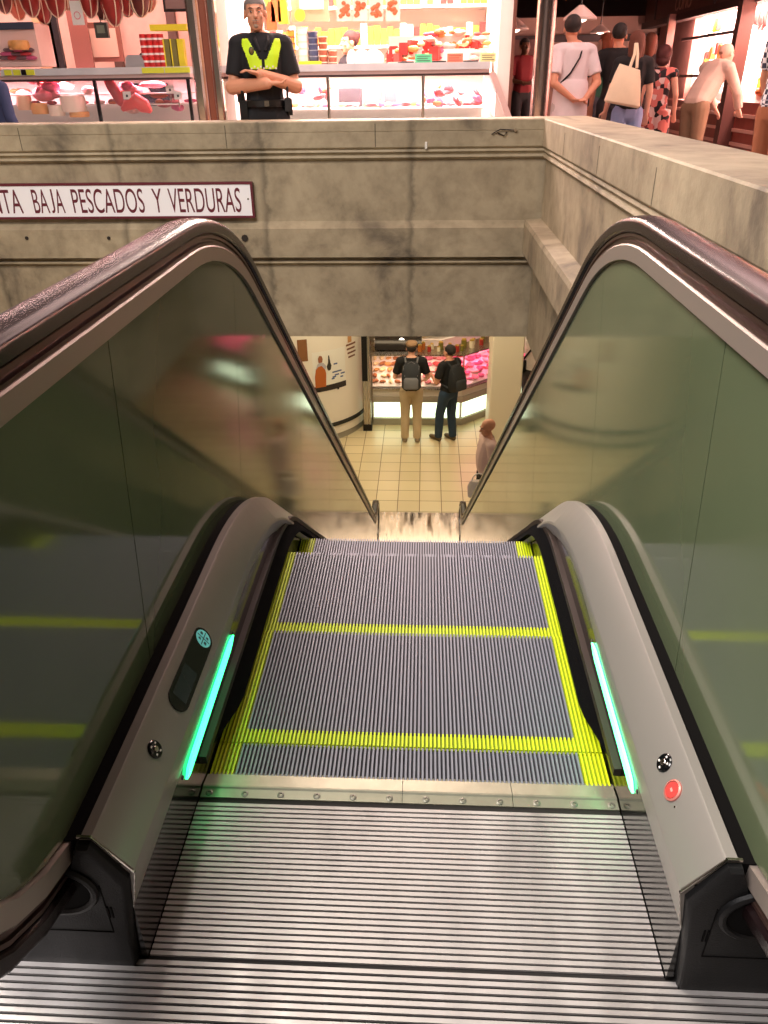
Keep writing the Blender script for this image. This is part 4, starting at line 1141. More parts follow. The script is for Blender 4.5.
mb = MB(); mb.prism([(-.07, -.07), (.07, -.07), (.05, -.17), (-.05, -.17)], 'z', 1.675, 1.685); mb.build('cap_brim', mat('cap_dark', (44, 34, 30), .8), cp)
p = atz(447, 441, LZ)
person('dark-haired man in black T-shirt and blue jeans with black rucksack, turned left', (p.x, p.y, LZ), back+R(42), 1.74, 'tan', (34, 26, 22), 'short', top=((15, 15, 17), 'short'), bottom=((38, 58, 78), 'trousers'), shoe=(96, 78, 50), slim=.95,
    arms=[[V(-.25, -.06, 1.15), V(-.14, -.30, 1.14), V(.2, -.9, .3)], [V(.25, -.04, 1.14), V(.10, -.30, 1.14), V(-.2, -.9, .3)]],
    legs=[[V(-.09, 0, .90), V(-.10, -.02, .50), V(-.11, .03, .09), V(-.12, -.12, .04)], [V(.09, 0, .90), V(.10, -.10, .52), V(.10, -.12, .09), V(.11, -.27, .04)]])
backpack('bulky black rucksack on the back of the man in blue jeans', p, back+R(42), 1.74/1.75, (22, 23, 25), (40, 42, 44), 1.0)
p = at(491, 426, 8.1); OH = (p.z-LZ+.10)
person('bald old man in pale pink shirt and dark trousers walking past the lower landing', (p.x-.03, 8.1, LZ), R(-78), OH, 'tan', (150, 120, 104), 'bald', top=((214, 180, 170), 'long'), bottom=((30, 24, 24), 'trousers'), belly=.8, tilt=R(14), yaw=0,
    arms=[[V(-.24, .02, 1.14), V(-.23, .0, .90)], [V(.24, .02, 1.14), V(.24, -.02, .88)]])
q = at(476, 492, 8.75)
sb = thing('shopping_bag', 'white round-handled shopping bag held low by the bald old man', 'bag', (at(478, 490, 8.0).x, 7.95, at(478, 496, 8.0).z))
secs = [[(w_*math.cos(2*PI*k_/18), d_*math.sin(2*PI*k_/18), z) for k_ in range(18)] for z, w_, d_ in ((0, .10, .05), (.02, .14, .07), (.18, .15, .07), (.26, .12, .04))]
MB().loft(secs).build('bag_body', mat('bag_whitish', (214, 200, 190), .6), sb, True)
mb = MB(); mb.tube([(.09*math.cos(a), 0, .26+.11*math.sin(a)) for a in [PI*i/12 for i in range(13)]], .009, 8); mb.build('bag_handle', WHITE, sb, True)
p = at(531, 380, 12.2)
bp2, J, S, _ = person('dark-haired person in white shirt seen beyond the cream pillar', (p.x, 12.2, LZ), back-R(40), 1.78, 'brown', (26, 20, 18), 'short', top=((214, 206, 200), 'short'), bottom=((40, 34, 34), 'trousers'), voxel=.012)
rb = thing('shoulder_bag', 'black bag worn by the person in the white shirt beyond the pillar', 'bag', (p.x, 12.2, LZ), back-R(40))
MB().tube([(-.11, .13, 1.45), (0, .15, 1.30), (.13, .13, 1.12)], .02, 8).build('bag_strap', BLACK, rb, True)
MB().box(.05, .25, .13, .24, .92, 1.14).build('bag_body', BLACK, rb)
# ================================================================== MARKET STALLS (upper floor)
rnd = random.Random(11)
YS = 7.2
PINKW = mat('pink_enamel', (235, 205, 205), .35)
LABY = mat('label_yellow', (216, 220, 60), .5)
def counter(name, label, xa, xb, posts, xb_bot=None):
    c = thing(name, label, 'counter', (0, 0, 0)); xe = xb_bot or xb
    mb = MB(); mb.box(xa, xb, YS+.03, YS+1.0, 0, .80); mb.build('cabinet', PINKW, c)
    mb = MB(); mb.box(xa, xb, YS, YS+1.0, .80, .84); mb.build('case_floor', WHITE, c)
    mb = MB(); mb.loft([[(xa, YS-.0, .84), (xa, YS+.01, .84), (xa, YS+.09, 1.325), (xa, YS+.08, 1.325)], [(xe, YS-.0, .84), (xe, YS+.01, .84), (xb, YS+.09, 1.325), (xb, YS+.08, 1.325)]]); mb.build('glass_front', GL, c)
    mb = MB(); mb.box(xa, xb, YS+.05, YS+.12, 1.325, 1.345); mb.build('dark_rail', mat('rail_dark', (86, 66, 66), .4, .4), c)
    mb = MB(); mb.box(xa, xb, YS+.04, YS+.75, 1.345, 1.375); mb.build('pale_rail', mat('rail_pink', (222, 190, 186), .35, .3), c)
    mb = MB(); mb.box(xa, xb, YS+.02, YS+.30, 1.375, 1.435); mb.build('price_ledge', mat('ledge_white', (206, 204, 208), .4, noise=.12, nscale=5), c)
    mb = MB(); mb.box(xa, xb, YS+.30, YS+.80, 1.375, 1.40); mb.build('service_shelf', STEEL, c)
    mb = MB(); mb.box(xa, xb, YS+.95, YS+1.0, .84, 1.33); mb.build('case_back', WHITE, c)
    for x in posts:
        MB().box(x-.015, x+.015, YS+.03, YS+.06, .84, 1.33).build('frame_post', DARKM if xa < -2.5 else STEEL, c)
    return c
c1 = counter('ham_counter', 'refrigerated ham and cheese counter on the left with dark framed glass', -6.5, -2.27, [at(95, 95, YS).x, -2.30])
c2 = counter('deli_counter', 'long brightly lit white deli counter behind the policeman', -1.95, .62, [at(328, 95, YS).x, at(423, 95, YS).x])
a, b = at(492, 79, YS), at(512, 117, YS)
mb = MB(); mb.loft([[(a.x-.03, YS-.02, 1.345), (a.x+.03, YS-.02, 1.345), (a.x+.03, YS+.9, 1.345), (a.x-.03, YS+.9, 1.345)], [(b.x-.03, YS-.02, .90), (b.x+.03, YS-.02, .90), (b.x+.03, YS+.9, .90), (b.x-.03, YS+.9, .90)]])
mb.build('slanted_end', mat('end_pink', (232, 200, 196), .35, .2), c2)
# yellow labels along the left ledge
for i, (u0, u1, col) in enumerate(((4, 11, 'label_yellow'), (13, 20, 'label_yellow'), (21, 26, 'label_dark'), (26, 34, 'label_yellow'), (142, 164, 'label_yellow'), (165, 190, 'label_yellow'))):
    a, b = at(u0, 72, YS+.01), at(u1, 72, YS+.01)
    MB().box(a.x, b.x, YS+.010, YS+.019, 1.382, 1.428).build('shelf_label', LABY if col == 'label_yellow' else DARKM, c1)

# back walls and side posts
SW = mat('stall_back_white', (250, 236, 228), .7)
mb = MB(); mb.box(-6.5, -2.2, YS+2.2, YS+2.25, 0, 3.0)
bk = thing('stall_back_panel', 'pale panelled back wall of the ham stall behind hanging hams', 'panel', (0, 0, 0)); mb.build('panel', mat('stall_back_pink', (226, 176, 160), .7, noise=.1), bk)
for x in (-5.6, -4.6, -3.7, -3.0): MB().box(x-.05, x+.05, YS+2.12, YS+2.2, 0, 3.0).build('upright', mat('upright_brown', (96, 66, 58), .6), bk)
bk = thing('stall_back_panel', 'bright white back wall of the deli stall behind the saleswoman', 'panel', (0, 0, 0))
MB().box(-2.2, .85, YS+2.2, YS+2.25, 0, 3.0).build('panel', SW, bk)
for z in (1.62, 2.0): MB().box(-2.2, .8, YS+1.9, YS+2.2, z, z+.03).build('shelf_board', WHITE, bk)
# partition posts between the two stalls
for (u0, u1, m_, lab) in ((187, 197, CHROME, 'steel post nearest the ham counter between the two upper stalls'), (199, 206, mat('post_red_wood', (150, 92, 74), .25, .4), 'reddish polished post between the ham and deli stalls'), (207, 215, CHROME, 'steel post nearest the deli side between the two upper stalls')):
    a, b = at(u0+4, 60, YS-.25), at(u1+4, 60, YS-.25)
    t = thing('stall_post', lab, 'post', ((a.x+b.x)/2, YS-.2, 0)); w_ = (b.x-a.x)/2
    mb = MB(); mb.prism([(-w_, -w_*.6), (-w_*.6, -w_), (w_*.6, -w_), (w_, -w_*.6), (w_, w_), (-w_, w_)], 'z', 0, 3.2); mb.build('post_shaft', m_, t)
    MB().box(-w_*1.2, w_*1.2, -w_*1.2, w_*1.2, 0, .12).build('post_foot', DARKM, t)
a, b = at(218, 60, YS+.1), at(231, 60, YS+.1)
t = thing('partition', 'tall bright white partition panel to the left of the policeman', 'partition', ((a.x+b.x)/2, YS+.1, 0))
MB().box(-(b.x-a.x)/2, (b.x-a.x)/2, 0, 1.9, 0, 3.2).build('panel', SW, t)
MB().box(-(b.x-a.x)/2-.01, -(b.x-a.x)/2+.02, -.02, 0, 0, 3.2).build('edge_strip', mat('edge_tan', (206, 160, 110), .5), t)
# end wall of the deli stall towards the aisle
a = at(503, 60, YS+.1)
t = thing('partition', 'white end panel of the deli stall with brown edge beside the dark aisle', 'partition', (a.x, YS+.1, 0))
MB().box(-.05, .07, 0, 2.2, 0, 3.2).build('panel', SW, t)
MB().box(.07, .10, -.02, .05, 0, 3.2).build('edge_strip', mat('edge_brown', (110, 64, 50), .5), t)
# round shiny column in front of the aisle
a, b = at(535, 60, 6.4), at(554, 60, 6.4)
t = thing('round_column', 'tall shiny metal clad column just left of the man in white', 'column', ((a.x+b.x)/2, 6.5, 0)); r_ = (b.x-a.x)/2
MB().lathe([(r_, .1), (r_, 3.2)], (0, 0, 0), 32).build('column_shaft', brushed('column_metal', (190, 168, 162), .22, stretch=(14, 14, .6), var=.6), t, True)
MB().lathe([(0, 0), (r_*1.15, 0), (r_*1.15, .1), (0, .1)], (0, 0, 0), 32).build('column_foot', DARKM, t, True)

# hanging hams
HM = [mat('ham_red', (150, 40, 34), .4, noise=.3, nscale=9), mat('ham_dark', (96, 34, 30), .4, noise=.3, nscale=9), mat('ham_tan', (170, 92, 66), .45, noise=.25, nscale=9)]
HOOF = mat('ham_string', (226, 206, 180), .6)
def ham(m_):
    mb = MB(); pts = [(0, 0, 0), (0, 0, .02), (0, 0, .07), (.01, 0, .16), (.02, 0, .30), (.015, 0, .44), (.0, 0, .56), (0, 0, .68)]
    mb.tube(pts, [.012, .045, .078, .098, .094, .070, .040, .024], 14)
    return mb.mesh('ham', m_, True)
HMe = [ham(m_) for m_ in HM]
cord_me = MB().tube([(0, 0, .66), (.02, 0, .78), (0, 0, .9)], .006, 6).mesh('cord', HOOF, True)
net_mb = MB()
for k_ in range(5):
    a = 2*PI*k_/5
    net_mb.tube([(r*math.cos(a), r*math.sin(a), z) for z, r in ((-.004, .016), (.02, .051), (.07, .083), (.16, .102), (.30, .098), (.44, .074))], .006, 5)
net_me = net_mb.mesh('string_net', HOOF, True)
rail = thing('hanging_rail', 'steel rail carrying the row of cured hams above the left counter', 'rail', (0, YS+.55, 2.62))
MB().tube([(-6.2, 0, 0), (-2.5, 0, 0)], .015, 8).build('rail_tube', STEEL, rail, True)
for xx in (-6.1, -4.4, -2.7): MB().tube([(xx, 0, 0), (xx, 0, 1.55)], .01, 8).build('rail_hanger', STEEL, rail, True)
for i, (u, v, k_) in enumerate(((6, 14, 1), (20, 20, 2), (33, 17, 0), (45, 24, 0), (58, 17, 0), (68, 10, 2), (91, 18, 0), (103, 20, 1), (115, 26, 0), (128, 17, 0), (141, 17, 1), (149, 12, 2))):
    p = at(u, v, YS+.44+.22*(i % 2))
    o = link('cured_ham', HMe[k_], None, p); s = 1.0 if i % 3 else .9; o.scale = (s,)*3; o.rotation_euler = (0, 0, i*1.3)
    tag(o, 'cured ham hanging point down in a row over the left counter', 'ham', 'hams hanging over the left counter')
    link('string_net', net_me, o); c_ = link('cord', cord_me, o); c_.scale = (1, 1, (2.62-p.z-.66*s)/(.24*s)); c_.location = (0, 0, .66-.66*c_.scale[2])
# white ticket between the hams
p = at(77, 13, YS+.4)
t = thing('paper_ticket', 'white paper ticket with pink print hanging among the cured hams', 'ticket', p)
MB().box(-.06, .06, -.003, .003, -.10, .20).build('ticket_sheet', WHITE, t); MB().tube([(0, 0, .20), (0, .15, 2.62-p.z)], .003, 5).build('ticket_cord', HOOF, t)
mb = MB(); mb.tube([(.03*math.cos(a), -.005, -.02+.03*math.sin(a)) for a in [2*PI*i/16 for i in range(17)]], .004, 5); mb.box(-.05, .05, -.005, -.003, .10, .17); mb.build('ticket_print', mat('ticket_pink', (220, 130, 140), .6), t)

# things on and behind the left counter
def box_thing(name, label, cat, u0, u1, v0, v1, Y, depth, m_, parts=(), group=None):
    a, b = at(u0, v1, Y), at(u1, v0, Y)
    t = thing(name, label, cat, ((a.x+b.x)/2, Y, a.z), 0, group); w_ = abs(b.x-a.x)/2; h_ = abs(b.z-a.z)
    mb = MB(); mb.prism([(-w_, 0), (w_, 0), (w_, h_*.96), (w_*.94, h_), (-w_*.94, h_), (-w_, h_*.96)], 'y', 0, depth); mb.build(parts[0] if parts else 'body', m_, t)
    return t, w_, h_
t, w_, h_ = box_thing('glass_cabinet', 'glass fronted cabinet of sliced meats at the left end of the ham counter', 'cabinet', -14, 33, 22, 67, YS+.32, .35, mat('cabinet_pink', (238, 196, 186), .5))  # cabinet body is a plain pale pink, without emission
MB().box(-w_, w_, -.02, 0, h_*.84, h_).build('header_band', mat('header_navy', (62, 66, 84), .5), t)
MB().box(-w_*.75, -w_*.3, -.024, -.02, h_*.91, h_*.93).build('header_text', LABY, t)
for k_ in range(10):
    p = at(4+3*k_, 60-4*(k_ % 3), YS+.28)
    o = link('salami', loaf_mesh('salami', PINKS[(k_*3) % 4] if k_ % 2 else mat('salami_grey', (110, 80, 84), .5), (.07, .022, .02), .4, k_), None, p)
    tag(o, 'small cured sausage piled in front of the glass cabinet on the ham counter', 'sausage', 'cured sausages by the glass cabinet')
o = link('cheese', MB().lathe([(0, 0), (.09, 0), (.10, .02), (.10, .06), (.09, .08), (0, .08)], n=24).mesh('cheese_wheel', WARM[0], True), None, at(20, 50, YS+.27)); tag(o, 'amber cheese wheel standing in front of the left glass cabinet', 'cheese')
# panels / hanging knives, pole beams
for u0, u1, v0, v1, c_, lab in ((42, 52, 22, 66, (206, 160, 120), 'cream wooden upright behind the ham counter'), (50, 57, 18, 50, (30, 26, 30), 'black hanging strap bundle behind the ham counter'), (76, 88, 24, 62, (140, 84, 74), 'reddish brown wooden upright behind the ham counter')):
    a, b = at(u0, v1, YS+1.2), at(u1, v0, YS+1.2)
    mb = MB(); w_ = (b.x-a.x)/2; mb.prism([(-w_, -.03), (w_, -.03), (w_*.8, .05), (-w_*.8, .05)], 'z', UF, 4.2)
    o = mb.build('wooden_upright', mat('up_%d' % c_[0], c_, .5)); o.location = ((a.x+b.x)/2, YS+1.2, 0); tag(o, lab, 'upright')
t, w_, h_ = box_thing('framed_picture', 'brown framed pale picture on the back of the ham stall', 'picture', 90, 118, 22, 62, YS+1.3, .03, mat('frame_redbrown', (140, 84, 70), .5), ('picture_frame',))
MB().box(-w_*.78, w_*.78, -.01, 0, h_*.12, h_*.85).build('picture_sheet', mat('picture_pale', (220, 180, 160), .6), t)
t, w_, h_ = box_thing('scale_display', 'small dark scale display hanging in front of the brown framed picture', 'scale', 96, 106, 22, 38, YS+.6, .05, mat('display_dark', (70, 72, 66), .4))
MB().box(-w_*.6, w_*.6, -.006, 0, h_*.3, h_*.8).build('display_screen', mat('lcd_grey', (130, 140, 124), .3), t); MB().tube([(0, .02, h_), (0, .02, 4.2-t.location.z)], .006, 6).build('display_rod', DARKM, t)
# scale on the counter in front of the seller
p = at(135, 68, YS+.32); t = thing('weighing_scale', 'grey domed weighing scale standing before the bending red-haired seller', 'scale', (p.x, p.y, 1.40))
mb = MB(); mb.prism([(-.10, 0), (.10, 0), (.095, .10), (.07, .145), (-.05, .145), (-.085, .12)], 'y', 0, .16); mb.build('scale_housing', mat('scale_grey', (170, 166, 168), .35, .3), t)
MB().box(-.10, .10, -.004, 0, .01, .035).build('scale_label', LABY, t)
MB().tube([(.05, .05, .14), (.10, .05, .18)], .008, 6).build('scale_stalk', DARKM, t)
# red-white cans and yellow packet towers
CANR = mat('can_red', (206, 40, 40), .35); CANW = mat('can_white', (238, 224, 220), .4)
can_b = MB().lathe([(0, 0), (.034, 0), (.034, .062), (0, .062)], n=14).mesh('can', CANR, True)
can_l = MB().lathe([(.0345, .012), (.0352, .012), (.0352, .030), (.0345, .030)], n=14).mesh('can_band', CANW, True)
for c_, u in enumerate((146, 152, 158, 163)):
    for r_ in range(5):
        p = at(u, 60, YS+.36)
        o = link('can', can_b, None, (p.x, p.y, 1.402+.0635*r_)); l = link('can_band', can_l, o)
        tag(o, 'small red and white tin can in the stacked columns beside the yellow boxes', 'can', 'stacked red and white cans')
        link('can_lid', can_w, o) if False else None
YB = mat('box_yellow', (232, 214, 40), .5); OB = mat('box_olive', (120, 112, 52), .5)
for c_, u in enumerate((168, 175, 182)):
    for r_ in range(6):
        p = at(u, 60, YS+.34)
        mb = MB(); mb.box(-.030, .030, 0, .08, 0, .045); o = mb.build('box', YB if c_ == 2 else OB); o.location = (p.x, p.y, 1.402+.0455*r_)
        MB().box(-.0305, -.018, -.001, .081, .0, .0452).build('box_stripe', YB, o)
        tag(o, 'small olive packet with yellow stripe in the tall stacks by the steel post' if c_ < 2 else 'small yellow packet in the stack closest to the steel post', 'packet', 'stacked packets on the ham counter' if c_ < 2 else 'yellow packets on the ham counter')
a, b = at(151, 31, YS+.36), at(187, 24, YS+.36)
o = MB().box(a.x, b.x, YS+.33, YS+.45, a.z, b.z).build('box', YB); tag(o, 'long bright yellow box lying across the top of the packet and can stacks', 'box')
t, w_, h_ = box_thing('picture_frame', 'black framed dark board at the top behind the yellow packets', 'picture', 164, 186, -8, 12, YS+1.2, .03, DARKM, ('board_frame',))
MB().box(-w_*.8, w_*.8, -.008, 0, h_*.15, h_*.85).build('board_sheet', mat('board_brown', (70, 52, 46), .6), t)

# goods inside the left case
CH = mat('cheese_white', (246, 226, 206), .5); CO = mat('cheese_orange', (232, 170, 104), .5)
def wheel(r, h, m_, seg=24): return MB().lathe([(0, 0), (r*.93, 0), (r, h*.2), (r, h*.8), (r*.93, h), (0, h)], n=seg).mesh('cheese_wheel', m_, True)
for (u, v, r_, h_, m_, lab) in ((75, 112, .125, .15, CH, 'largest white cheese in the left glass case'), (41, 114, .085, .10, CO, 'orange cheese in the left glass case behind the stone wall'), (58, 116, .08, .10, CH, 'white cheese between the orange and the largest cheese'), (26, 110, .075, .13, mat('cheese_pale_orange', (238, 196, 160), .5), 'pale orange cheese at the left end of the glass case'), (80, 117, .10, .05, CO, 'flat orange cheese below the largest white cheese')):
    p = at(u, v, YS+.35); o = link('cheese', wheel(r_, h_, m_), None, p); o['label'] = lab; o['category'] = 'cheese'
CASEZ = .92
for i in range(26):
    u = 18+rnd.uniform(0, 72) if i < 14 else 100+rnd.uniform(0, 86); v = rnd.uniform(86, 116)
    if i < 14: v = rnd.uniform(84, 100)
    p = at(u, v, YS+.35+rnd.uniform(0, .4)); me = meat_meshes[rnd.randrange(8)] if i % 3 else saus_meshes[i % 2]
    o = link('meat_cut', me, None, p); o.scale = (rnd.uniform(.9, 1.4),)*3; o.rotation_euler = (rnd.uniform(-.3, .3), 0, rnd.uniform(0, 3))
    tag(o, 'piece of pink meat on the racks of the left glass case', 'meat', 'meats in the left glass case')
for v_, nm in ((118, 'low'), (104, 'mid'), (93, 'top')):
    a = at(20, v_+1.5, YS+.4)
    if nm != 'low': MB().box(-6.3, -2.4, YS+.35, YS+(.92 if nm == 'mid' else .62), a.z-.012, a.z).build('case_shelf', WHITE, c1)
# big loin / red leg pieces
p = at(112, 108, YS+.3); mb = MB(); mb.tube([(-.02, 0, .28), (.03, 0, .2), (.10, 0, .06), (.14, 0, .0)], [.03, .055, .05, .02], 10); o = mb.build('meat_joint', PINKS[1], None, True); o.location = p; tag(o, 'red leg joint leaning behind the middle frame post of the left case', 'meat')
p = at(136, 112, YS+.25); mb = MB(); mb.tube([(-.14, 0, .02), (-.08, 0, .06), (.02, 0, .10), (.10, 0, .05), (.16, 0, .0)], [.02, .05, .075, .07, .02], 12); o = mb.build('meat_joint', mat('joint_red', (214, 70, 66), .4, noise=.2), None, True); o.location = p; tag(o, 'bright red boned ham in front of the dark aprons in the left case', 'meat')
# dark aprons (seller standing behind, seen through the case)
t, w_, h_ = box_thing('bin_bag', 'black cloth bundle seen through the right half of the left glass case', 'bundle', 123, 165, 84, 107, YS+.9, .03, BLACK) if False else (None, 0, 0)
mb = MB(); a, b = at(122, 106, YS+.8), at(146, 83, YS+.8); c0, c1_ = at(146, 106, YS+.8), at(166, 83, YS+.8)
for aa, bb, nm in ((a, b, 'left'), (c0, c1_, 'right')):
    mb = MB(); w_ = (bb.x-aa.x)/2; hh = bb.z-aa.z
    mb.loft([[(x*w_, y*.06, z) for x, y in ((-1, 0), (-.6, -1), (.5, -1), (1, 0), (.6, .6), (-.6, .6))] for z in (0, hh*.5, hh)]); o = mb.build('apron', mat('apron_navy', (22, 20, 32), .9), None, True); o.location = ((aa.x+bb.x)/2, YS+.86, aa.z)
    tag(o, 'dark navy apron hanging behind the left case, ' + nm + ' one of the two', 'apron')
# white price boards in case
for u, v in ((170, 90), (178, 96), (127, 96)):
    p = at(u, v, YS+.2); t = thing('price_card', 'white price card in the left case ' + {170: 'nearest the dark aprons', 178: 'by the steel post', 127: 'below the weighing scale'}[u], 'price card', p)
    MB().box(-.04, .04, 0, .004, -.03, .04).build('card', WHITE, t); MB().box(-.01, .01, -.002, 0, -.01, .012).build('card_mark', DARKM, t); MB().box(-.003, .003, .004, .01, -.10, -.03).build('card_pin', STEEL, t)

# ---------------- deli stall: goods on top of the counter
def stack(u, v0, v1, n_, make, lab, cat, grp, Y=YS+.36):
    b_, t_ = at(u, v1, Y), at(u, v0, Y); hh = (t_.z-b_.z)/n_
    for k_ in range(n_):
        o = make(hh); o.location = (b_.x, Y, b_.z+hh*k_); tag(o, lab, cat, grp)
def tub_of(m_, lidm, r_=.045):
    def f(hh):
        o = MB().lathe([(0, 0), (r_*.9, 0), (r_, hh*.78), (0, hh*.78)], n=16).build('tub', m_, None, True)
        MB().lathe([(0, hh*.78), (r_*1.05, hh*.78), (r_*1.05, hh*.95), (0, hh*.97)], n=16).build('lid', lidm, o, True)
        return o
    return f
NAVY = mat('tin_navy', (56, 62, 92), .4); BRN = mat('jar_brown', (150, 78, 54), .35); WLID = mat('lid_cream', (240, 216, 190), .4)
stack(314, 31, 62, 5, tub_of(NAVY, mat('lid_grey', (150, 156, 170), .3, .5), .05), 'navy blue tin in the column stacked on the deli counter', 'tin', 'navy tins on the deli counter')
stack(324, 36, 68, 5, tub_of(BRN, WLID), 'brown preserve jar in the stack right of the navy tins, nearer to them', 'jar', 'brown jars beside the navy tins')
stack(333, 50, 68, 3, tub_of(BRN, WLID), 'brown preserve jar in the short stack next to the saleswoman', 'jar', 'brown jars beside the saleswoman')
stack(304, 27, 62, 5, tub_of(WHITE, WLID, .055), 'white tub in the tall stack left of the navy tins', 'tub', 'white tubs on the deli counter')
stack(292, 30, 62, 5, tub_of(mat('tub_mustard', (206, 160, 60), .4), BRN, .045), 'mustard jar stacked behind the arm of the policeman', 'jar', 'mustard jars behind the policeman')
t, w_, h_ = box_thing('box', 'yellow flat box under the navy tins on the deli counter', 'box', 299, 321, 61, 68, YS+.28, .12, YB)
t, w_, h_ = box_thing('menu_board', 'grey framed board hanging above the navy tins', 'board', 292, 328, -6, 22, YS+1.0, .03, mat('board_olive', (150, 150, 124), .5), ('board_panel',))
MB().box(-w_*.55, w_*.75, -.008, 0, h_*.45, h_*1.0).build('board_sheet', mat('sheet_pale', (226, 222, 206), .6), t)
MB().tube([(0, .01, h_), (0, .01, 4.2-t.location.z)], .006, 6).build('board_hanger', STEEL, t)
mb = MB(); mb.lathe([(0, -.008), (.055, -.008), (.055, 0), (0, 0)], (-w_*.55, 0, h_*.25), 16, 'y'); mb.build('board_emblem', LABY, t)
# orange hanging bags behind the policeman
for i, (u, v, c_) in enumerate(((272, 20, (222, 110, 60)), (277, 12, (232, 140, 80)), (284, 14, (240, 214, 70)))):
    p = at(u, v+10, YS+.8); mb = MB(); mb.prism([(-.05, 0), (.05, 0), (.045, .18), (.02, .24), (-.02, .24), (-.045, .18)], 'y', -.03, .03); o = mb.build('hanging_bag', mat('hb%d' % i, c_, .5)); o.location = p
    tag(o, ('orange snack bag hanging beside the face of the policeman', 'pale orange snack bag hanging highest right of the policeman', 'yellow snack bag hanging right of the policeman')[i], 'bag')
# hanging orange packets (top row)
for i, u in enumerate((344, 360, 376, 393)):
    a, b = at(u-7, 21, YS+.5), at(u+7, -2, YS+.5)
    t = thing('hanging_packet', 'clear packet of orange snacks, ' + ('first from the left in the top row', 'second in the top row right of the board', 'third in the top row above the saleswoman', 'fourth and last in the top row')[i], 'packet', ((a.x+b.x)/2, YS+.5, a.z)); w_ = (b.x-a.x)/2; h_ = b.z-a.z
    MB().box(-w_, w_, 0, .012, 0, h_).build('packet_sleeve', mat('sleeve', (248, 226, 208), .4), t)
    mb = MB()
    for q in range(14): mb.ell((rnd.uniform(-.6, .6)*w_, -.004, h_*rnd.uniform(.2, .85)), (.022, .012, .018), 8, 5)
    mb.build('packet_filling', mat('snack_orange', (206, 96, 56), .5, noise=.3, nscale=30), t, True)
r_ = thing('hanging_rail', 'thin white rail holding the row of snack packets above the deli counter', 'rail', (0, YS+.52, at(360, -3, YS+.5).z+.01)); MB().tube([(-1.8, 0, 0), (.6, 0, 0)], .008, 6).build('rail_tube', STEEL, r_); 
for xx in (-1.7, .5): MB().tube([(xx, 0, 0), (xx, 0, 4.2-at(360, -3, YS+.5).z-.01)], .006, 6).build('rail_hanger', STEEL, r_)
# white paper-wrapped pile and the warm pile of jars, sausages, pastries
WB = mat('white_bag', (244, 232, 226), .7)
for i, (u, w_) in enumerate(((362, .09), (374, .10), (352, .05))):
    p = at(u, 67, YS+.30); mb = MB(); mb.ell((0, 0, .07), (w_, .07, .09), 14, 8); o = mb.build('wrapped_parcel', WB, None, True); o.location = (p.x, p.y, 1.40); tag(o, ('white wrapped parcel nearest the saleswoman\'s hand on the counter', 'largest white wrapped parcel on the deli counter', 'small white parcel below the arm of the saleswoman')[i], 'parcel')
for i in range(90):
    f = rnd.random(); u = 388+rnd.uniform(0, 100); top = 62-(u-388)*.0-28*math.sin(min(1, (u-385)/60)*1.6); v = rnd.uniform(max(22, top), 66)
    p = at(u, v, YS+.45+rnd.uniform(0, .25)+(66-v)*.004)
    kk = i % 4
    if kk == 0: me, nm = warm_meshes[i % 6], 'pastry'
    elif kk == 1: me, nm = saus_meshes[i % 3], 'sausage'
    elif kk == 2: me, nm = meat_meshes[i % 8], 'meat_cut'
    else: me, nm = pack_me[i % 4], 'packet'
    o = link(nm, me, None, p); o.rotation_euler = (0, 0, rnd.uniform(-1, 1)); o.scale = (rnd.uniform(.6, .95),)*3
    tag(o, {'pastry': 'golden savoury piece in the heap', 'sausage': 'curved sausage in the heap', 'meat_cut': 'cured meat piece in the heap', 'packet': 'small packet in the heap'}[nm] + ' on the right of the deli counter', nm.split('_')[0], {'pastry': 'savouries heaped', 'sausage': 'sausages heaped', 'meat_cut': 'meats heaped', 'packet': 'packets heaped'}[nm]+' on the deli counter')
mb = MB()
mb.loft([[(x, YS+.40, 1.40) for x in (0, 0.0001)]+[(x, YS+1.1, 1.40) for x in (.0001, 0)]]*2) if False else None
rk = thing('display_rack', 'stepped white rack under the heap of savouries on the deli counter', 'rack', (0, 0, 0))
x0, x1 = at(388, 60, YS+.5).x, at(490, 60, YS+.5).x
for k_, (y_, z_) in enumerate(((YS+.40, 1.45), (YS+.55, 1.56), (YS+.70, 1.68))): MB().box(x0, x1, y_, y_+.16, 1.40, z_).build('rack_step', WB, rk)
for u0, u1, c_, lab in ((415, 432, (70, 168, 120), 'green price card at the front of the deli counter'), (447, 463, (232, 110, 84), 'orange price card at the front of the deli counter'), (480, 496, (206, 196, 140), 'yellowish price card at the right end of the deli counter')):
    a, b = at(u0, 67, YS+.2), at(u1, 58, YS+.2); t = thing('price_card', lab, 'price card', ((a.x+b.x)/2, YS+.2, 1.437)); w_ = (b.x-a.x)/2; h_ = b.z-a.z
    MB().box(-w_, w_, 0, .006, 0, h_).build('card', mat('card%d' % c_[0], c_, .5), t)
    mb = MB(); [mb.box(-w_*.8, w_*(.8-.3*(q % 2)), -.002, 0, h_*(.2+.25*q), h_*(.28+.25*q)) for q in range(3)]; mb.build('card_text', mat('card_ink', (60, 60, 50), .6), t)
for i, u in enumerate((406, 438, 470)):
    p = at(u, 67, YS+.3); o = MB().lathe([(0, 0), (.06, 0), (.085, .05), (.078, .05), (.055, .01), (0, .01)], n=20).build('bowl', mat('bowl_black', (40, 34, 32), .4), None, True); o.location = (p.x, p.y, 1.402); tag(o, ('dark bowl left of the green price card', 'dark bowl between the green and orange price cards', 'dark bowl right of the orange price card')[i], 'bowl')
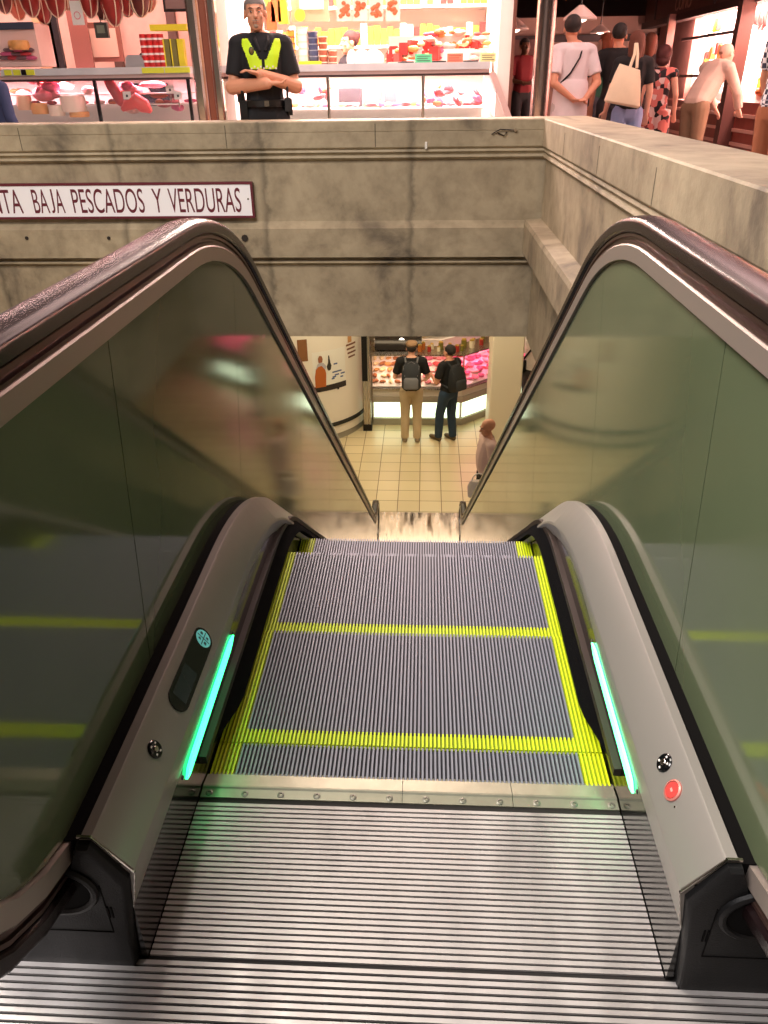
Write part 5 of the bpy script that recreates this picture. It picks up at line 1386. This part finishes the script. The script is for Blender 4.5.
# in the deli case: trays and dark screens
for i, (u0, u1, v0, v1, c_) in enumerate(((339, 361, 88, 107, (60, 48, 54)), (364, 381, 89, 108, (226, 140, 110)), (384, 396, 88, 107, (140, 90, 96)), (298, 316, 97, 108, (235, 190, 180)))):
    a, b = at(u0, v1, YS+.5), at(u1, v0, YS+.5)
    o = MB().box(-(b.x-a.x)/2, (b.x-a.x)/2, 0, .14, 0, b.z-a.z).build('crate', mat('crate%d' % i, c_, .6)); o.location = ((a.x+b.x)/2, YS+.5, a.z); MB().box(-(b.x-a.x)/2*.8, (b.x-a.x)/2*.8, -.004, 0, .02, .04).build('crate_label', WHITE, o)
    tag(o, ('dark crate seen through the glass below the saleswoman', 'orange crate in the deli case right of the dark crate', 'brownish crate in the deli case under the heap of savouries', 'pale pink crate in the deli case beside the policeman')[i], 'crate')
a = at(400, 108, YS+.4)
MB().box(-1.9, .6, YS+.30, YS+.92, a.z-.012, a.z).build('case_shelf', WHITE, c2)
for i in range(20):
    u = (290+rnd.uniform(0, 40)) if i < 6 else 425+rnd.uniform(0, 70); v = rnd.uniform(90, 107)
    p = at(u, v, YS+.4+rnd.uniform(0, .2)); o = link('meat_cut', meat_meshes[i % 8] if i % 2 else saus_meshes[i % 3], None, p); o.rotation_euler = (rnd.uniform(-.3, .3), rnd.uniform(-.9, .9), rnd.uniform(0, 3)); o.scale = (.8,)*3
    tag(o, 'piece of meat under the glass of the bright deli case', 'meat', 'meats in the deli case')

# packets and jars on the back shelves of the deli stall
for z in (1.65, 2.03):
    for k_ in range(34):
        x = -1.85+.076*k_
        if z > 2 and k_ % 5 == 4: continue
        o = link('packet', pack_me[rnd.choice((0, 1, 3, 1, 2))], None, (x, YS+2.02, z)); o.scale = (.68, .68, rnd.uniform(1.0, 1.7)); tag(o, 'small warm coloured packet lined up on the back shelves of the deli stall', 'packet', 'packets on the deli back shelves')
# rows of small meats and cheeses in the left case and on its middle shelf
za = at(20, 105.5, YS+.4).z
for k_ in range(44):
    x = -6.0+.082*k_+rnd.uniform(-.02, .02); row = k_ % 2
    me = (meat_meshes[rnd.randrange(8)], saus_meshes[rnd.randrange(3)], meat_meshes[rnd.randrange(8)])[k_ % 3]
    o = link('meat_cut', me, None, (x, YS+.42+.2*row, za+.002)); o.scale = (rnd.uniform(.5, .8),)*3; o.rotation_euler = (0, 0, rnd.uniform(0, 3)); tag(o, 'small meat cut lined up on the middle shelf of the left glass case', 'meat', 'meats on the left case shelf')
zb_ = at(400, 106.5, YS+.4).z
for k_ in range(30):
    x = -1.8+.08*k_+rnd.uniform(-.02, .02)
    me = (warm_meshes[rnd.randrange(6)], saus_meshes[rnd.randrange(3)], meat_meshes[rnd.randrange(8)])[k_ % 3]
    o = link('delicacy', me, None, (x, YS+.40+.12*(k_ % 2), zb_+.002)); o.scale = (rnd.uniform(.5, .8),)*3; o.rotation_euler = (0, 0, rnd.uniform(0, 3)); tag(o, 'small delicacy lined up on the glass case shelf of the deli counter', 'food', 'delicacies on the deli case shelf')

# ---------------- aisle at the far right and the row of stalls along it
XR = 4.3
BRW = mat('fascia_brown', (92, 58, 52), .5, noise=.08, nscale=2)
a1_, a2_ = atx(668, 24, XR), atx(727, 9, XR)
zf = (a1_.z+a2_.z)/2
fs = thing('stall_fascia', 'long brown fascia band with shop lettering above the right-hand stalls', 'fascia', (XR, 0, zf))
MB().box(-.05, .15, 5.5, 16.8, 0, .10).build('lower_beam', mat('beam_dark', (56, 34, 32), .5), fs)
MB().box(.0, .12, 5.5, 16.8, .10, .75).build('fascia_panel', BRW, fs)
MB().box(-.04, .12, 5.5, 16.8, .75, .82).build('upper_beam', mat('beam_dark', (56, 34, 32), .5), fs)
for yy in (9.4, 12.6, 16): MB().box(-.02, 0, yy, yy+.06, .10, .75).build('fascia_joint', mat('beam_dark', (56, 34, 32), .5), fs)
p = atx(690, 4, XR-.02)
me = text_mesh('CONO', 'fascia_lettering', mat('letter_cream', (170, 130, 112), .6), size=.30, extrude=.004)
o = link('fascia_lettering', me, fs); o.rotation_euler = (PI/2, 0, -PI/2); o.location = (-.012, p.y+.9, p.z-zf-.04)
def stall_post(u, v, w_, lab, m_):
    p = atx(u, v, XR-.1); t = thing('stall_post', lab, 'post', (XR-.1, p.y, 0))
    MB().box(-w_, w_, -w_, w_, .1, zf+.1).build('post_shaft', m_, t); MB().box(-w_*1.3, w_*1.3, -w_*1.3, w_*1.3, 0, .1).build('post_foot', DARKM, t)
    return p.y
DKP = mat('post_dark_red', (84, 54, 50), .3, .4)
y1_ = stall_post(737, 60, .09, 'broad dark post dividing the two bright right-hand stalls', DKP)
y2_ = stall_post(666, 60, .06, 'slim dark post at the far end of the bright white stall', DKP)
y3_ = stall_post(617, 60, .06, 'slim dark post further down the aisle beyond the couple in black', DKP)
# white fridge cabinet stall between y1_ and y2_
SWB = mat('fridge_white', (250, 240, 236), .5)
fr = thing('display_fridge', 'white open display fridge with two dark shelf rails between the right-hand posts', 'fridge', (0, 0, 0))
MB().box(XR+.40, XR+.5, y1_, y2_, 0, 3.0).build('fridge_back', SWB, fr)
for (v_) in (39, 76):
    p = atx(690, v_, XR+.15); MB().box(XR+.08, XR+.13, y1_+.35, y2_-.1, p.z-.02, p.z+.02).build('shelf_rail', mat('rail_blackred', (60, 34, 34), .5), fr)
MB().box(XR+.0, XR+.40, y1_, y2_, 0, .95).build('fridge_base', mat('base_redsteel', (150, 84, 74), .35, .4, noise=.3, nscale=3), fr)
for z_ in (.45, .62, .80): MB().box(XR-.03, XR, y1_, y2_, z_, z_+.04).build('base_rail', mat('rail_pale', (230, 190, 176), .3, .4), fr)
# stall nearer than y1_: bright heap with red goods
nr = thing('display_counter', 'brilliantly lit counter heaped with goods at the right border', 'counter', (0, 0, 0))
MB().box(XR+.75, XR+.85, 4.5, y1_, 0, 3.0).build('stall_back', SWB, nr)
MB().box(XR+.0, XR+.75, 4.5, y1_-.1, 0, .98).build('counter_base', mat('base_redsteel', (150, 84, 74), .35, .4), nr)
for z_ in (.45, .62, .80): MB().box(XR-.03, XR, 4.5, y1_-.1, z_, z_+.04).build('base_rail', mat('rail_pale', (230, 190, 176), .3, .4), nr)
MB().prism([(XR+.1, .98), (XR+.74, .98), (XR+.74, 1.75)], 'y', 5.0, y1_-.15).build('sloping_tray', WB, nr)
for i in range(110):
    yy = rnd.uniform(max(6, 7.5), y1_-.25); t_ = rnd.random(); x = XR+.14+.55*t_; z = .98+.77*max(0, (x-XR-.1)/.64)+.01
    kk = i % 3; me, nm = ((meat_meshes[i % 8], 'meat_cut'), (warm_meshes[i % 6], 'pastry'), (pack_me[i % 4], 'packet'))[kk]
    o = link(nm, me, None, (x, yy, z)); o.scale = (rnd.uniform(1.1, 1.8),)*3; o.rotation_euler = (0, 0, rnd.uniform(0, 3))
    tag(o, {'meat_cut': 'reddish meat piece on the sloping tray at the right border', 'pastry': 'golden piece on the sloping tray at the right border', 'packet': 'coloured packet on the sloping tray at the right border'}[nm], nm.split('_')[0], nm.split('_')[0]+'s on the right border tray')
RB = mat('cured_red', (170, 50, 48), .45, noise=.3, nscale=12)
sausb = MB().tube([(0, 0, 0), (.03, 0, -.09), (.02, 0, -.2), (-.02, 0, -.26)], [.02, .034, .034, .015], 10).mesh('hanging_sausage', RB, True)
for i in range(16):
    p = atx(746+1.6*i, rnd.uniform(2, 9), XR+.4)
    o = link('hanging_sausage', sausb, None, p); o.rotation_euler = (0, 0, i); tag(o, 'dark red sausage hanging in a cluster at the top right corner', 'sausage', 'sausages hanging top right')
t = thing('hanging_rail', 'rail from which red sausages hang in the top right corner', 'rail', (XR+.4, 0, atx(755, 0, XR+.4).z+.0)); MB().tube([(0, 5, .02), (0, y1_-.1, .02)], .012, 6).build('rail_tube', STEEL, t)
for yy in (5.2, y1_-.3): MB().tube([(0, yy, .02), (0, yy, 4.2-t.location.z)], .008, 6).build('rail_hanger', STEEL, t)
# things in the fridge: hams and packets
for i in range(14):
    p = atx(708+rnd.uniform(-4, 14), rnd.uniform(28, 74), XR+.28); o = link('packet', pack_me[(i*3) % 4], None, p); o.rotation_euler = (0, 0, 1.5); o.scale = (1.3,)*3; tag(o, 'red and white packet at the near end of the white display fridge', 'packet', 'packets in the display fridge')
# further stalls down the aisle
fr2 = thing('far_stall', 'dim row of stall fronts further down the aisle beyond the couple', 'stall', (0, 0, 0))
MB().box(XR+.3, XR+.4, y2_, 16.7, 0, 3.0).build('stall_back', mat('far_pink', (150, 96, 88), .7, noise=.3, nscale=2), fr2)
for i, yy in enumerate([q for q in (y2_+.6, y2_+2.6) if q < 14.8]):
    MB().box(XR+.1, XR+.3, yy, yy+1.6, 1.2, 2.0).build('display_window', mat('far_window', (180, 220, 200), .4, emit=(210, 240, 220), estr=.5), fr2)
    MB().box(XR+.0, XR+.3, yy-.3, yy+1.9, .0, 1.15).build('stall_counter', mat('far_counter', (120, 84, 76), .5), fr2)
# aisle end
t = thing('aisle_end', 'pale end wall of the aisle with a dark lintel behind the man in red', 'wall panel', (0, 0, 0))
p1_, p2_ = at(500, 50, 17), at(600, 18, 17)
MB().box(p1_.x, p2_.x+1.2, 17, 17.1, 0, at(520, 18, 17).z).build('end_panel', mat('aisle_pink', (190, 148, 134), .7), t)
MB().box(p1_.x, p2_.x+1.2, 16.9, 17, at(520, 43, 17).z, at(520, 36, 17).z).build('lintel', mat('beam_dark', (56, 34, 32), .5), t)
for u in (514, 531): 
    q = at(u, 60, 16.95); MB().box(q.x-.12, q.x+.12, 16.85, 16.99, 0, at(520, 40, 17).z).build('pilaster', mat('aisle_brown', (120, 80, 74), .7), t)  # pilasters in one even brown, darker than the end panel
# pendant lamps in the aisle
for u, v, Y, s, lab in ((580, 20, 8.2, .17, 'large white enamel pendant lamp over the man in white'), (514, 30, 12.5, .22, 'glowing pendant lamp at the edge of the dark aisle'), (600, 33, 12.0, .14, 'small glowing pendant lamp further down the aisle')):
    p = at(u, v, Y); t = thing('pendant_lamp', lab, 'lamp', p)
    MB().lathe([(s, 0), (s*.98, .02), (s*.55, s*.45), (s*.2, s*.7), (s*.15, s*.75), (.0, s*.75)], (0, 0, 0), 24).build('lamp_shade', mat('lamp_enamel', (216, 190, 180), .4), t, True)
    mb = MB(); mb.ell((0, 0, .02), (s*.45, s*.45, s*.25), 14, 8); mb.build('bulb', mat('bulb_glow', (255, 240, 220), .4, emit=(255, 236, 214), estr=6), t, True)
    MB().tube([(0, 0, s*.75), (0, 0, 4.2-p.z)], .008, 6).build('lamp_cord', DARKM, t)
# extract pipe / dark beams under the ceiling in the aisle
for i, (u, v, Y) in enumerate(((560, 4, 9.5), (600, -4, 8.0))):
    p = at(u, v, Y); o = MB().box(-2.2, 3.0, 0, .2, 0, .25).build('ceiling_beam', mat('beam_brown', (70, 50, 48), .6)); o.location = (p.x+.8, Y, max(p.z+.15, zf+.85)); tag(o, ('dark beam crossing the aisle behind the pendant lamp', 'dark beam crossing the aisle in front of the pendant lamp')[i], 'beam')
# lights of the stalls (tube lamps built into the stalls)
def stall_light(loc, sx, sy, pw, col, rot=(0, 0, 0)):
    area('stall_lamp', loc, sx, pw, col, rot, sy)
stall_light((-4.2, YS+.9, 2.9), 3.6, .3, 170, (255, 214, 206))
stall_light((-4.2, YS+.45, 1.32), 3.6, .12, 75, (255, 190, 205))
stall_light((-.65, YS+1.0, 2.9), 2.4, .5, 420, (255, 226, 210))
stall_light((-.65, YS+.45, 1.32), 2.4, .2, 80, (255, 225, 222))
stall_light((-.65, YS-.2, 2.6), 2.0, .2, 70, (255, 226, 215), (R(-35), 0, 0))
stall_light((XR+.24, (y1_+y2_)/2, zf+.08), .12, y2_-y1_-.3, 420, (255, 214, 200))
stall_light((XR+.20, (y1_+y2_)/2, .98), .1, y2_-y1_-.3, 200, (255, 214, 200), (0, R(160), 0))
stall_light((XR+.36, (6+y1_)/2, zf+.12), .3, y1_-6.2, 420, (255, 205, 190))
stall_light((XR-.25, 8.5, zf+.3), .2, 4, 120, (255, 195, 180), (0, R(-40), 0))
SC.view_settings.view_transform = 'Standard'; SC.view_settings.look = 'None'; SC.view_settings.exposure = 0; SC.view_settings.gamma = 1
SC.view_settings.use_curve_mapping = False
SC.cycles.use_denoising = True
SC.cycles.max_bounces = 8; SC.cycles.glossy_bounces = 5; SC.cycles.transparent_max_bounces = 12
SC.cycles.sample_clamp_indirect = 6
